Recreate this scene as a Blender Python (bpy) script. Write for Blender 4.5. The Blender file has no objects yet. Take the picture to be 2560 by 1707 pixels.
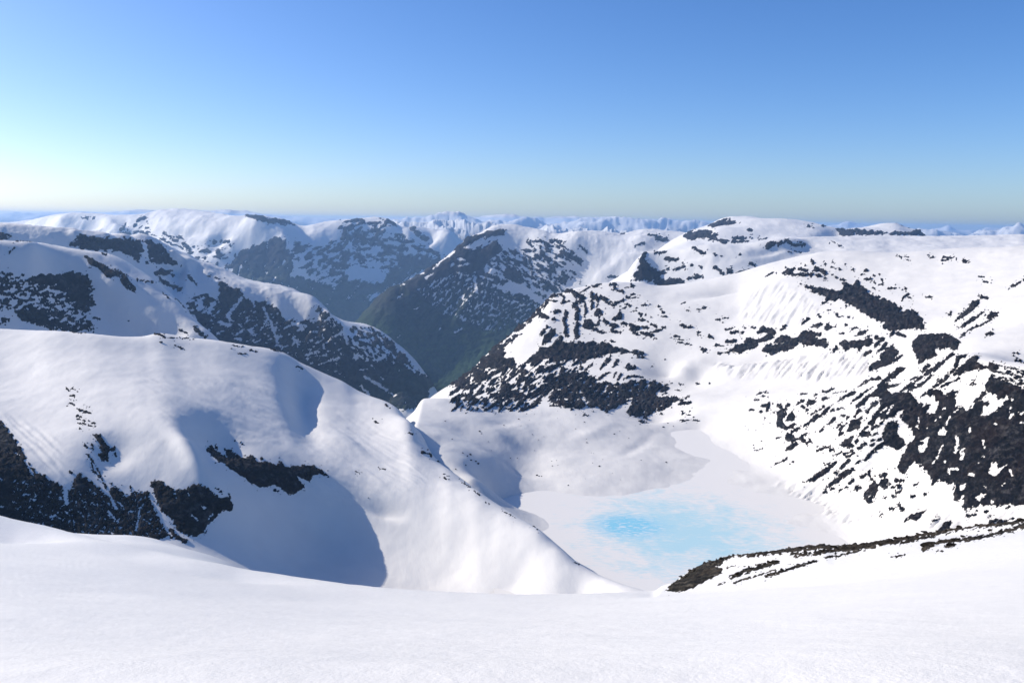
import bpy, math, random
import numpy as np
from mathutils import Matrix, Vector

scene = bpy.context.scene
COL = scene.collection
R = math.radians

# ------------------------------------------------------------------ camera, sky, sun, exposure
CX, CY, F = 1280.0, 853.5, 2133.0          # photograph 2560 x 1707, focal length in its pixels
PITCH, ROLL = R(8.02), R(0.80)
CAMZ = 1850.0                              # metres above the fjord
fwd = np.array([0.0, math.cos(PITCH), -math.sin(PITCH)])
r0 = np.array([1.0, 0.0, 0.0])
u0 = np.array([0.0, math.sin(PITCH), math.cos(PITCH)])
rgt = math.cos(ROLL) * r0 + math.sin(ROLL) * u0
up = -math.sin(ROLL) * r0 + math.cos(ROLL) * u0

cam_data = bpy.data.cameras.new('camera')
cam = bpy.data.objects.new('camera', cam_data)
COL.objects.link(cam)
cam_data.sensor_width = 36.0
cam_data.lens = F / 2560.0 * 36.0
cam_data.clip_start = 0.2
cam_data.clip_end = 300000.0
M3 = Matrix(((rgt[0], up[0], -fwd[0]), (rgt[1], up[1], -fwd[1]), (rgt[2], up[2], -fwd[2])))
cam.matrix_world = Matrix.Translation((0, 0, CAMZ)) @ M3.to_4x4()
scene.camera = cam

SUN_AZ, SUN_EL = R(-72.0), R(32.0)         # azimuth from the view direction, minus = to the left
world = bpy.data.worlds.new('World')
scene.world = world
world.use_nodes = True
wn, wl = world.node_tree.nodes, world.node_tree.links
wn.clear()
w_out = wn.new('ShaderNodeOutputWorld')
w_bg = wn.new('ShaderNodeBackground')
w_sky = wn.new('ShaderNodeTexSky')
w_hs = wn.new('ShaderNodeHueSaturation')
w_sky.sky_type = 'NISHITA'
w_sky.sun_disc = False
w_sky.sun_elevation = SUN_EL
w_sky.sun_rotation = SUN_AZ
w_sky.altitude = 1850.0
w_sky.air_density = 0.9
w_sky.dust_density = 4.0
w_sky.ozone_density = 4.3
w_hs.inputs['Saturation'].default_value = 1.2
w_hs.inputs['Hue'].default_value = 0.507
wl.new(w_sky.outputs['Color'], w_hs.inputs['Color'])
wl.new(w_hs.outputs['Color'], w_bg.inputs['Color'])
w_bg.inputs['Strength'].default_value = 0.147
wl.new(w_bg.outputs['Background'], w_out.inputs['Surface'])

sun_data = bpy.data.lights.new('sun', 'SUN')
sun_data.energy = 4.9
sun_data.angle = R(0.53)
sun_data.color = (1.0, 0.94, 0.845)
sun = bpy.data.objects.new('sun', sun_data)
COL.objects.link(sun)
sdir = Vector((math.sin(SUN_AZ) * math.cos(SUN_EL), math.cos(SUN_AZ) * math.cos(SUN_EL), math.sin(SUN_EL)))
sun.rotation_euler = sdir.to_track_quat('Z', 'Y').to_euler()

scene.view_settings.view_transform = 'Standard'
scene.view_settings.look = 'None'
scene.view_settings.gamma = 1.0
scene.view_settings.use_curve_mapping = False
scene.view_settings.exposure = 0.2
scene.render.engine = 'CYCLES'
cy = scene.cycles
cy.use_denoising = True
cy.max_bounces = 4
cy.diffuse_bounces = 1
cy.glossy_bounces = 1
cy.transmission_bounces = 0
cy.volume_bounces = 1
cy.caustics_reflective = False
cy.caustics_refractive = False

HAZE_DENSITY = 1.9e-5
HAZE_COLOR = (0.36, 0.61, 1.0)

# ------------------------------------------------------------------ projection helpers
def ray(px, py):
    px, py = np.asarray(px, float), np.asarray(py, float)
    a = ((px - CX) / F)[..., None]
    b = ((CY - py) / F)[..., None]
    return fwd + a * rgt + b * up

def at_d(px, py, d):                       # world point seen at photo pixel (px, py), d metres ahead
    v = ray(px, py)
    t = np.asarray(d, float) / v[..., 1]
    return v * t[..., None] + np.array([0, 0, CAMZ])

def at_z(px, py, z):
    v = ray(px, py)
    t = (np.asarray(z, float) - CAMZ) / v[..., 2]
    return v * t[..., None] + np.array([0, 0, CAMZ])

def project(P):
    q = P - np.array([0, 0, CAMZ])
    c = np.maximum(q @ fwd, 1e-3)
    return CX + F * (q @ rgt) / c, CY - F * (q @ up) / c

FRAMES = {'S': (0, 0, 1.0), 'A': (0, 480, 2.7349), 'B': (850, 480, 2.7349), 'C': (1700, 480, 2.7349), 'D': (0, 900, 2.7035),
          'E': (850, 900, 2.6128), 'F': (1700, 850, 2.4128), 'G': (0, 1280, 1.8375), 'H': (1280, 1280, 1.8375),
          'Q1': (1200, 680, 4.1268), 'Q2': (1740, 640, 4.1268), 'Q3': (1860, 860, 4.125), 'Q4': (2200, 860, 3.2667),
          'Q5': (900, 560, 3.484), 'Q6': (1640, 1260, 2.5565)}

def pts(frame, s):
    x0, y0, k = FRAMES[frame]
    a = np.array([[float(v) for v in t.split(',')] for t in s.split()])
    a[:, 0] = x0 + a[:, 0] / k
    a[:, 1] = y0 + a[:, 1] / k
    return a

# ------------------------------------------------------------------ noise
def _hash(ix, iy, seed):
    n = (ix.astype(np.int64) * 374761393 + iy.astype(np.int64) * 668265263 + seed * 974634777) & 0x7fffffff
    n = ((n ^ (n >> 13)) * 1274126177) & 0x7fffffff
    n = n ^ (n >> 16)
    return (n & 0xffff) / 65535.0 * 2 * math.pi

def gnoise(x, y, seed=0):
    x0, y0 = np.floor(x), np.floor(y)
    fx, fy = x - x0, y - y0
    ix, iy = x0.astype(np.int64), y0.astype(np.int64)
    u, v = fx * fx * fx * (fx * (fx * 6 - 15) + 10), fy * fy * fy * (fy * (fy * 6 - 15) + 10)
    def g(dx, dy):
        a = _hash(ix + dx, iy + dy, seed)
        return np.cos(a) * (fx - dx) + np.sin(a) * (fy - dy)
    n0 = g(0, 0) * (1 - u) + g(1, 0) * u
    n1 = g(0, 1) * (1 - u) + g(1, 1) * u
    return (n0 * (1 - v) + n1 * v) * 1.5

def fbm(x, y, octaves=5, seed=0, gain=0.5):
    s, a, f, t = 0, 1.0, 1.0, 0
    for o in range(octaves):
        s = s + a * gnoise(x * f + 17.3 * o, y * f - 9.1 * o, seed + o)
        t += a
        a *= gain
        f *= 2.03
    return s / t * 1.6

def ridged(x, y, octaves=5, seed=0):
    s, a, f, t = 0, 1.0, 1.0, 0
    for o in range(octaves):
        s = s + a * (1 - 2 * np.abs(gnoise(x * f + 7.7 * o, y * f + 3.1 * o, seed + o)))
        t += a
        a *= 0.52
        f *= 2.1
    return s / t

# ------------------------------------------------------------------ distance to strokes and polygons
def seg_dist(px, py, P, closed):
    d = np.full(px.shape, 1e9)
    n = len(P)
    for i in range(n if closed else n - 1):
        ax, ay = P[i]
        bx, by = P[(i + 1) % n]
        vx, vy = bx - ax, by - ay
        L = vx * vx + vy * vy + 1e-9
        t = np.clip(((px - ax) * vx + (py - ay) * vy) / L, 0, 1)
        d = np.minimum(d, (px - ax - t * vx) ** 2 + (py - ay - t * vy) ** 2)
    return np.sqrt(d)

def poly_sd(px, py, P):                    # positive inside
    ins = np.zeros(px.shape, bool)
    n = len(P)
    for i in range(n):
        ax, ay = P[i]
        bx, by = P[(i + 1) % n]
        if ay == by:
            continue
        c = ((ay > py) != (by > py)) & (px < (bx - ax) * (py - ay) / (by - ay) + ax)
        ins ^= c
    d = seg_dist(px, py, P, True)
    return np.where(ins, d, -d)

# a rock shape: ('P' polygon | 'L' stroke, points in photo pixels, width, cap, amp, angle, aniso, scale, sign)
def PG(frame, s, cap=7, amp=4.0, ang=35, an=2.0, sc=11.0, sign=1):
    return ('P', pts(frame, s), 0, cap, amp, ang, an, sc, sign)

def LN(frame, w, s, cap=6, amp=2.6, ang=35, an=2.0, sc=8.0, sign=1):
    return ('L', pts(frame, s), w / FRAMES[frame][2] * 0.5, cap, amp, ang, an, sc, sign)

def LNS(frame, text, **kw):                # many strokes: "w: x,y x,y; w: x,y"
    out = []
    for item in text.split(';'):
        item = item.strip()
        if item:
            w, s = item.split(':')
            out.append(LN(frame, float(w), s.strip(), **kw))
    return out

def SN(frame, w, s, amp=2.0):              # snow left in a rock face
    return LN(frame, w, s, cap=8, amp=amp, sign=-1)

def SNS(frame, text):
    return LNS(frame, text, cap=8, amp=2.0, sign=-1)

def SP(frame, s):
    return PG(frame, s, cap=8, amp=2.0, sign=-1)

# ------------------------------------------------------------------ object helpers
def tag(o, label=None, cat=None, group=None, kind=None):
    if label: o['label'] = label
    if cat: o['category'] = cat
    if group: o['group'] = group
    if kind: o['kind'] = kind
    return o

def mesh_obj(name, V, Q, mat, parent=None, smooth=True):
    V, Q = np.asarray(V, np.float32), np.asarray(Q, np.int32)
    me = bpy.data.meshes.new(name)
    me.vertices.add(len(V))
    me.vertices.foreach_set('co', V.ravel())
    k = Q.shape[1]
    me.loops.add(Q.size)
    me.loops.foreach_set('vertex_index', Q.ravel())
    me.polygons.add(len(Q))
    me.polygons.foreach_set('loop_start', np.arange(0, Q.size, k, dtype=np.int32))
    try:
        me.polygons.foreach_set('loop_total', np.full(len(Q), k, np.int32))
    except Exception:
        pass
    me.update(calc_edges=True)
    if smooth:
        me.polygons.foreach_set('use_smooth', np.ones(len(Q), bool))
    me.materials.append(mat)
    o = bpy.data.objects.new(name, me)
    COL.objects.link(o)
    if parent is not None:
        o.parent = parent
    return o

# ------------------------------------------------------------------ smooth terrain through surveyed points
def tps_fit(P, lam=1e-4):
    n = len(P)
    c = P[:, :2].mean(0)
    s = max(P[:, :2].std(), 1.0)
    X = (P[:, :2] - c) / s
    d2 = ((X[:, None] - X[None]) ** 2).sum(-1)
    K = 0.5 * d2 * np.log(d2 + 1e-12) + lam * np.eye(n)
    A = np.zeros((n + 3, n + 3))
    A[:n, :n] = K
    A[:n, n] = 1
    A[:n, n + 1:] = X
    A[n:, :n] = A[:n, n:].T
    b = np.zeros(n + 3)
    b[:n] = P[:, 2]
    w = np.linalg.solve(A, b)
    def ev(x, y):
        sh = x.shape
        x, y = ((x - c[0]) / s).ravel().astype(np.float32), ((y - c[1]) / s).ravel().astype(np.float32)
        out = w[n] + w[n + 1] * x.astype(float) + w[n + 2] * y
        for i in range(n):
            q = (x - np.float32(X[i, 0])) ** 2 + (y - np.float32(X[i, 1])) ** 2
            out += (0.5 * w[i]) * (q * np.log(q + 1e-12))
        return out.reshape(sh)
    return ev

def smooth1(a, k, axis=0):
    if k < 1:
        return a
    r = np.arange(-2 * k, 2 * k + 1)
    w = np.exp(-0.5 * (r / k) ** 2)
    w /= w.sum()
    p = np.pad(a, [(2 * k, 2 * k) if i == axis else (0, 0) for i in range(a.ndim)], mode='edge')
    out = 0
    for i, wi in enumerate(w):
        sl = [slice(None)] * a.ndim
        sl[axis] = slice(i, i + a.shape[axis])
        out = out + wi * p[tuple(sl)]
    return out

def survey(s, cd=None, steep=0.0):
    out = []
    for t in s.split():
        a = t.split(',')
        px, py = float(a[0]), float(a[1])
        if a[2][0] == 'z':
            out.append(at_z(px, py, float(a[2][1:])))
            continue
        d = float(a[2])
        if steep:
            d += steep * max(0.0, np.interp(px, cd[:, 0], cd[:, 1]) - d)
        out.append(at_d(px, py, d))
    return np.array(out)

def smoothstep(a, b, x):
    t = np.clip((x - a) / (b - a), 0, 1)
    return t * t * (3 - 2 * t)

TERRAINS = {}

class Terrain:
    def __init__(self, key, name, label, cat, snow_mat, rock_mat, anchors, px, d, rows, step=2.4, crest=None, crest_d=None,
                 back=((1.06, -25), (1.2, -160)), noise=(), feats=(), shapes=(), rock_name='rock_outcrop', rough=1.0, rise=0.42,
                 min_piece=45, fix=True, stuff_name='scattered_rock', extra=None, zmin=None, steep=0.0, fine=1.0, specks=1.0, relax=1e-4, thin=1, back2=()):
        cdi = None
        if crest is not None:
            cdi = np.array([[float(v) for v in t.split(',')] for t in crest_d.split()])
        A = [survey(anchors, cdi, steep)]
        if crest is not None:
            C = pts('S', crest)
            cd = np.array([[float(v) for v in t.split(',')] for t in crest_d.split()])
            dd = np.interp(C[:, 0], cd[:, 0], cd[:, 1])
            cp = at_d(C[:, 0], C[:, 1], dd)
            A.append(cp)
            for m, dz in back:
                b = cp.copy()
                b[:, :2] *= m
                b[:, 2] += dz
                A.append(b)
        for x0, x1, ad, dz in back2:                    # ground falling away behind a stretch of the crest
            b = cp[(C[:, 0] >= x0) & (C[:, 0] <= x1)].copy()
            b[:, :2] *= ((b[:, 1] + ad) / b[:, 1])[:, None]
            b[:, 2] += dz
            A.append(b)
        if extra is not None:
            A.append(np.array(extra, float))
        ev = tps_fit(np.vstack(A), relax)
        n = int((px[1] - px[0]) / step) + 1
        pxs = np.linspace(px[0], px[1], n)
        tx = (pxs - CX) / F * 0.99
        # rows spread evenly over what can be seen
        cc = np.linspace(0, n - 1, max(24, n // 8))
        txc = np.interp(cc, np.arange(n), tx)
        dv = np.geomspace(d[0], d[1], 700)
        X, Y = txc[:, None] * dv[None], np.repeat(dv[None], len(txc), 0)
        Z = ev(X, Y)
        _, pyc = project(np.stack([X, Y, Z], -1))
        run = np.minimum.accumulate(pyc, 1)
        vis = (pyc <= run + 1.0).astype(float)
        dm = np.abs(np.diff(pyc, axis=1)) * (0.12 + 0.88 * vis[:, 1:])
        dm = np.minimum(dm, 60) * (pyc[:, 1:] < 1900) + 0.30 * np.diff(np.log(dv))[None] / (np.log(d[1] / d[0]) / 700)
        m = np.concatenate([np.zeros((len(txc), 1)), np.cumsum(dm, 1)], 1)
        m /= m[:, -1:]
        q = np.linspace(0, 1, rows)
        dr = np.array([np.interp(q, m[i], np.log(dv)) for i in range(len(txc))])
        dr = smooth1(dr, 2, 0)
        ci = np.arange(n)
        D = np.exp(np.array([np.interp(ci, cc, dr[:, j]) for j in range(rows)]).T)
        X, Y = tx[:, None] * D, D
        Z = ev(X, Y)
        PX, PY = project(np.stack([X, Y, Z], -1))
        mpp = D / F                                    # metres in one photo pixel
        for f in feats:
            if f[0] == 'gauss':                        # px, py, rx, ry, angle, metres
                _, gx, gy, rx, ry, an, am = f
                c, s = math.cos(R(an)), math.sin(R(an))
                ux, uy = (PX - gx) * c - (PY - gy) * s, (PX - gx) * s + (PY - gy) * c
                Z = Z + am * np.exp(-(ux / rx) ** 2 - (uy / ry) ** 2)
            elif f[0] == 'scarp':                      # line, metres, edge px, fade px : a drop below the line
                _, P, am, w, Lf = f
                dist = seg_dist(PX, PY, P, False)
                ly = np.interp(PX, P[:, 0], P[:, 1])
                inx = smoothstep(P[0, 0] - 15, P[0, 0] + 25, PX) * (1 - smoothstep(P[-1, 0] - 25, P[-1, 0] + 15, PX))
                t = np.where(PY > ly, dist, 0)
                Z = Z - am * inx * (1 - np.exp(-t / w)) * np.exp(-(t / Lf) ** 2)
            elif f[0] == 'flute':                      # polygon, metres, across px, angle : avalanche runnels
                _, P, am, sc, an = f
                sd = poly_sd(PX, PY, P)
                c, s = math.cos(R(an)), math.sin(R(an))
                ux, uy = (PX * c - PY * s), (PX * s + PY * c)
                k = smoothstep(-4, 14, sd)
                Z = Z + am * k * (fbm(uy / sc, ux / (sc * 9), 4, 71) + 0.5 * fbm(uy / sc * 2.3, ux / (sc * 5), 3, 77))
            elif f[0] == 'groove':                     # polyline, width px, metres
                _, P, w, am = f
                Z = Z + am * np.exp(-(seg_dist(PX, PY, P, False) / w) ** 2)
        for k, (wl_, am, kind) in enumerate(noise):
            if kind == 'r':
                Z = Z + am * ridged(X / wl_, Y / wl_, 5, 300 + k)
            else:
                Z = Z + am * fbm(X / wl_, Y / wl_, 6, 400 + 11 * k, 0.45)
        if zmin is not None:
            Z = np.maximum(Z, zmin + 0.02 * (Z - zmin))
        PX, PY = project(np.stack([X, Y, Z], -1))
        if crest is not None and fix:
            C = pts('S', crest)
            j = PY.argmin(1)
            i = np.arange(n)
            want = np.interp(PX[i, j], C[:, 0], C[:, 1])
            delta = smooth1(want - PY[i, j], 5)
            dc = smooth1(D[i, j], 8)
            wgt = smoothstep(0.72, 0.97, D / dc[:, None])
            Z = Z - delta[:, None] * mpp * wgt * 1.01
            PX, PY = project(np.stack([X, Y, Z], -1))
        P = np.stack([X, Y, Z], -1)
        run = np.minimum.accumulate(PY, 1)
        self.hid = PY - run
        self.P, self.PX, self.PY, self.mpp, self.n, self.rows = P, PX, PY, mpp, n, rows
        idx = np.arange(n * rows).reshape(n, rows)
        Q = np.stack([idx[:-1, :-1], idx[1:, :-1], idx[1:, 1:], idx[:-1, 1:]], -1)
        self.Q = Q
        if thin > 1:                               # the snow needs fewer faces than the rock
            ii = np.unique(np.append(np.arange(0, n, thin), n - 1))
            jj = np.unique(np.append(np.arange(0, rows, thin), rows - 1))
            Ps = P[ii][:, jj]
            ix = np.arange(len(ii) * len(jj)).reshape(len(ii), len(jj))
            Qs = np.stack([ix[:-1, :-1], ix[1:, :-1], ix[1:, 1:], ix[:-1, 1:]], -1)
            o = mesh_obj(name, Ps.reshape(-1, 3), Qs.reshape(-1, 4), snow_mat)
        else:
            o = mesh_obj(name, P.reshape(-1, 3), Q.reshape(-1, 4), snow_mat)
        tag(o, label, cat, kind='structure')
        self.o = o
        self.rock_mat, self.rock_name, self.stuff_name = rock_mat, rock_name, stuff_name
        self.fine, self.specks = fine, specks
        self.rough, self.rise, self.min_piece = rough, rise, min_piece
        TERRAINS[key] = self
        if shapes:
            self.rocks(shapes)

    def rocks(self, shapes):
        n, rows = self.n, self.rows
        PX, PY = self.PX, self.PY
        H = np.full(PX.shape, -60.0)
        cache = {}
        for (k, pt, w, cap, amp, ang, an, sc, sign) in shapes:
            mx = w + 3 * amp + 6
            box = (PX > pt[:, 0].min() - mx) & (PX < pt[:, 0].max() + mx) & (PY > pt[:, 1].min() - mx) & (PY < pt[:, 1].max() + mx)
            if not box.any():
                continue
            x, y = PX[box], PY[box]
            if k == 'P':
                s = poly_sd(x, y, pt)
            else:
                s = w - seg_dist(x, y, pt, False)
                if w < 3.5:
                    amp = min(amp, 0.55 * w + 0.5)
            # noise along the grain of the rock
            c, sn = math.cos(R(ang)), math.sin(R(ang))
            ux, uy = x * c - y * sn, x * sn + y * c
            nz = 2.0 * fbm(ux / (sc * an), uy / sc, 4, int(sc * 7) % 97 + int(ang) % 31, 0.62)
            if sign > 0:
                s = np.minimum(s, cap) + amp * nz * (1.25 if cap < 2 else 1.0)
                H[box] = np.maximum(H[box], s)
            else:
                H[box] = np.minimum(H[box], -(np.minimum(s, cap) + amp * nz))
        near = (H > -16) & (H < 9)
        x, y = PX[near], PY[near]
        h = H[near]
        h = h + self.fine * (3.2 * fbm(x / 6.5, y / 4.6, 3, 61, 0.75) + 1.4 * gnoise(x / 2.7 + y / 6, y / 2.7, 67))
        speck = (gnoise(x / 6.5 + y / 9, y / 4.6, 83) + 0.35 * gnoise(x / 3, y / 3, 84) - 0.62) * 9.0 + np.minimum(h + 6, 0) * 0.30
        H[near] = np.maximum(h, np.where(h > -14, speck * self.specks, -60))
        H = H - np.clip(self.hid - 2, 0, 40) * 0.6
        self.H = H
        # outward direction of the surface
        du = np.gradient(self.P, axis=0)
        dv = np.gradient(self.P, axis=1)
        N = np.cross(du, dv)
        N /= np.linalg.norm(N, axis=-1, keepdims=True) + 1e-9
        N *= np.sign(N[..., 2:3] + 1e-9)
        on = smoothstep(0, 4, H)
        rug = ((ridged(PX / 26.0 + PY / 40, PY / 19.0, 5, 5) - 0.3) * 4.2 + (ridged(PX / 8.0 + PY / 20, PY / 7.0, 3, 9) - 0.3) * 1.4) * self.rough
        off = self.rise * np.clip(H, -4, 7) + on * rug
        off = np.where(H > 0, np.maximum(off, 0.06 * H), off)
        RP = self.P + N * (off * self.mpp)[..., None]
        self.RP = np.where((off > 0)[..., None], RP, self.P)
        hm = np.maximum(np.maximum(H[:-1, :-1], H[1:, :-1]), np.maximum(H[1:, 1:], H[:-1, 1:]))
        hn = np.minimum(np.minimum(H[:-1, :-1], H[1:, :-1]), np.minimum(H[1:, 1:], H[:-1, 1:]))
        keep = (hm > 0)
        # pieces: connected cells of bare rock
        lab = -np.ones(keep.shape, np.int64)
        cells = np.argwhere(keep)
        ids = {}
        parent = list(range(len(cells)))
        def find(a):
            while parent[a] != a:
                parent[a] = parent[parent[a]]
                a = parent[a]
            return a
        num = -np.ones(keep.shape, np.int64)
        num[cells[:, 0], cells[:, 1]] = np.arange(len(cells))
        pairs = []
        for di, dj in ((1, 0), (0, 1)):
            a = num[:keep.shape[0] - di, :keep.shape[1] - dj]
            b = num[di:, dj:]
            m = (a >= 0) & (b >= 0)
            pairs.append(np.stack([a[m], b[m]], 1))
        for a, b in np.vstack(pairs).tolist():
            ra, rb = find(a), find(b)
            if ra != rb:
                parent[rb] = ra
        root = np.array([find(a) for a in range(len(cells))]) if len(cells) else np.zeros(0, int)
        cx = 0.5 * (np.abs(PX[1:, :-1] - PX[:-1, :-1])) + 0
        area = (np.abs(PX[1:, :-1] - PX[:-1, :-1]) * np.abs(PY[:-1, 1:] - PY[:-1, :-1]))
        seen = (self.hid[:-1, :-1] < 2) & (PX[:-1, :-1] > 0) & (PX[:-1, :-1] < 2560)
        ar = (area * seen)[cells[:, 0], cells[:, 1]] if len(cells) else np.zeros(0)
        uniq, inv = np.unique(root, return_inverse=True)
        tot = np.bincount(inv, ar)
        order = np.argsort(-tot)
        big = [k for k in order if tot[k] >= self.min_piece][:300]
        sel = np.full(len(uniq), -1)
        for r, k in enumerate(big):
            sel[k] = r
        grp = sel[inv]
        V = RP.reshape(-1, 3)
        for r in range(-1, len(big)):
            c = cells[grp == r]
            if len(c) == 0:
                continue
            q = self.Q[c[:, 0], c[:, 1]]
            used, q2 = np.unique(q, return_inverse=True)
            ob = mesh_obj(self.rock_name if r >= 0 else self.stuff_name, V[used], q2.reshape(-1, 4), self.rock_mat, self.o, smooth=False)
            if r < 0:
                ob['kind'] = 'stuff'
        print('rock pieces', self.o.name, len(big), 'cells', len(cells))

    def find(self, px, py):                    # the visible surface point at a photo pixel
        d2 = (self.PX - px) ** 2 + (self.PY - py) ** 2 + np.where(self.hid > 1.5, 1e6, 0)
        k = np.unravel_index(d2.argmin(), d2.shape)
        return getattr(self, 'RP', self.P)[k], math.sqrt(d2[k]), self.mpp[k]

# ------------------------------------------------------------------ materials
class NT:
    def __init__(self, name):
        self.m = bpy.data.materials.new(name)
        self.m.use_nodes = True
        self.t = self.m.node_tree
        self.n, self.l = self.t.nodes, self.t.links
        self.b = self.n['Principled BSDF']
        self.co = self.n.new('ShaderNodeTexCoord').outputs['Object']
    def noise(self, scale, detail=6, rough=0.6, vec=None, stretch=None, dist=0.0):
        v = vec or self.co
        if stretch:
            mp = self.n.new('ShaderNodeMapping')
            mp.inputs['Rotation'].default_value = stretch[0]
            mp.inputs['Scale'].default_value = stretch[1]
            self.l.new(v, mp.inputs['Vector'])
            v = mp.outputs['Vector']
        x = self.n.new('ShaderNodeTexNoise')
        x.inputs['Scale'].default_value = scale
        x.inputs['Detail'].default_value = detail
        x.inputs['Roughness'].default_value = rough
        x.inputs['Distortion'].default_value = dist
        self.l.new(v, x.inputs['Vector'])
        return x.outputs['Fac']
    def ramp(self, fac, stops):
        r = self.n.new('ShaderNodeValToRGB')
        e = r.color_ramp.elements
        while len(e) < len(stops):
            e.new(0.5)
        for k, (p, c) in enumerate(stops):
            e[k].position = p
            e[k].color = (c[0], c[1], c[2], 1) if not isinstance(c, (int, float)) else (c, c, c, 1)
        self.l.new(fac, r.inputs['Fac'])
        return r.outputs['Color']
    def math(self, op, a, b=None, c=None, clamp=False):
        x = self.n.new('ShaderNodeMath')
        x.operation = op
        x.use_clamp = clamp
        for i, v in enumerate((a, b, c)):
            if v is None: continue
            if isinstance(v, (int, float)): x.inputs[i].default_value = v
            else: self.l.new(v, x.inputs[i])
        return x.outputs[0]
    def mix(self, fac, a, b):
        x = self.n.new('ShaderNodeMix')
        x.data_type = 'RGBA'
        for i, v in ((0, fac), (6, a), (7, b)):
            if isinstance(v, tuple): x.inputs[i].default_value = (*v, 1)
            elif isinstance(v, (int, float)): x.inputs[i].default_value = v
            else: self.l.new(v, x.inputs[i])
        return x.outputs[2]
    def bump(self, h, dist, strength=1.0, nrm=None):
        x = self.n.new('ShaderNodeBump')
        x.inputs['Distance'].default_value = dist
        x.inputs['Strength'].default_value = strength
        self.l.new(h, x.inputs['Height'])
        if nrm is not None: self.l.new(nrm, x.inputs['Normal'])
        return x.outputs['Normal']
    def done(self, color=None, rough=0.7, spec=0.2, nrm=None):
        if color is not None:
            if isinstance(color, tuple): self.b.inputs['Base Color'].default_value = (*color, 1)
            else: self.l.new(color, self.b.inputs['Base Color'])
        self.b.inputs['Roughness'].default_value = rough
        self.b.inputs['Specular IOR Level'].default_value = spec
        if nrm is not None: self.l.new(nrm, self.b.inputs['Normal'])
        return self.m

def snow_mat(name, s, bump, col=(0.70, 0.675, 0.64), dirt=0.0):
    t = NT(name)
    a = t.noise(1.0 / s, 7, 0.55, stretch=((0, 0, R(35)), (1.0, 0.35, 1.0)))
    n2 = t.noise(6.0 / s, 6, 0.62, stretch=((0, 0, R(35)), (1.0, 0.22, 1.0)))
    nrm = t.bump(n2, bump * 0.35, 1.0, t.bump(a, bump, 1.0))
    tone = t.noise(0.35 / s, 4, 0.5)
    c = t.mix(t.ramp(tone, [(0.35, 0.0), (0.7, 1.0)]), col, (col[0] * 0.955, col[1] * 0.955, col[2] * 0.96))
    if dirt:
        d = t.ramp(t.noise(0.8 / s, 6, 0.65, stretch=((0, 0, R(-50)), (1.0, 0.15, 0.4))), [(0.55, 0.0), (0.8, dirt)])
        c = t.mix(d, c, (0.66, 0.60, 0.50))
    return t.done(c, 0.62, 0.18, nrm)

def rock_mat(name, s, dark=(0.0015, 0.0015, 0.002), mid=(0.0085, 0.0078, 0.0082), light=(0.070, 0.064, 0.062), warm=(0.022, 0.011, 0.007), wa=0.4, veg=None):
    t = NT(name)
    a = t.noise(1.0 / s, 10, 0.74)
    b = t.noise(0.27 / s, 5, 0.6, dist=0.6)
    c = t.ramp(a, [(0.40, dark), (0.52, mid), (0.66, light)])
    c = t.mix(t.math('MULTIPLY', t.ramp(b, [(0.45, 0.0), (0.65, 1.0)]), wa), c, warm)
    if veg:                                     # birch scrub and grass below the tree line
        z0, z1, g0, g1 = veg
        geo = t.n.new('ShaderNodeSeparateXYZ')
        t.l.new(t.co, geo.inputs[0])
        n1 = t.noise(1.0 / 420, 6, 0.65)
        n2 = t.noise(1.0 / 60, 8, 0.7)
        h = t.math('ADD', geo.outputs[2], t.math('MULTIPLY', t.math('SUBTRACT', n1, 0.5), 900.0))
        k = t.math('MULTIPLY_ADD', h, -1.0 / (z1 - z0), z1 / (z1 - z0), clamp=True)
        g = t.ramp(n2, [(0.3, g0), (0.7, g1)])
        c = t.mix(k, c, g)
    nrm = t.bump(a, s * 0.22, 1.0)
    return t.done(c, 0.9, 0.12, nrm)

SNOW_NEAR = snow_mat('snow_basin', 14.0, 0.5, col=(0.75, 0.718, 0.67))
SNOW_BASIN = snow_mat('snow_cirque', 14.0, 0.55, col=(0.70, 0.67, 0.625), dirt=0.06)
SNOW_MID = snow_mat('snow_mid', 40.0, 1.8)
SNOW_FAR = snow_mat('snow_far', 140.0, 6.0)
ROCK_NEAR = rock_mat('rock_near', 16.0)
ROCK_RIB = rock_mat('rock_rib', 1.1, dark=(0.006, 0.006, 0.006), mid=(0.028, 0.024, 0.018), light=(0.13, 0.11, 0.085), warm=(0.045, 0.028, 0.015), wa=0.55)
ROCK_MID = rock_mat('rock_mid', 45.0)
VEG0, VEG1 = (0.006, 0.020, 0.008), (0.042, 0.078, 0.026)
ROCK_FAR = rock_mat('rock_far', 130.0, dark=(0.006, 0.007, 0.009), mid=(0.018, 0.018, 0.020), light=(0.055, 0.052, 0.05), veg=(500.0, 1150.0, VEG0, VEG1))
ROCK_LEFT = rock_mat('rock_left', 80.0, dark=(0.006, 0.007, 0.009), mid=(0.018, 0.018, 0.020), light=(0.05, 0.048, 0.045), veg=(300.0, 800.0, VEG0, VEG1))

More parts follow.
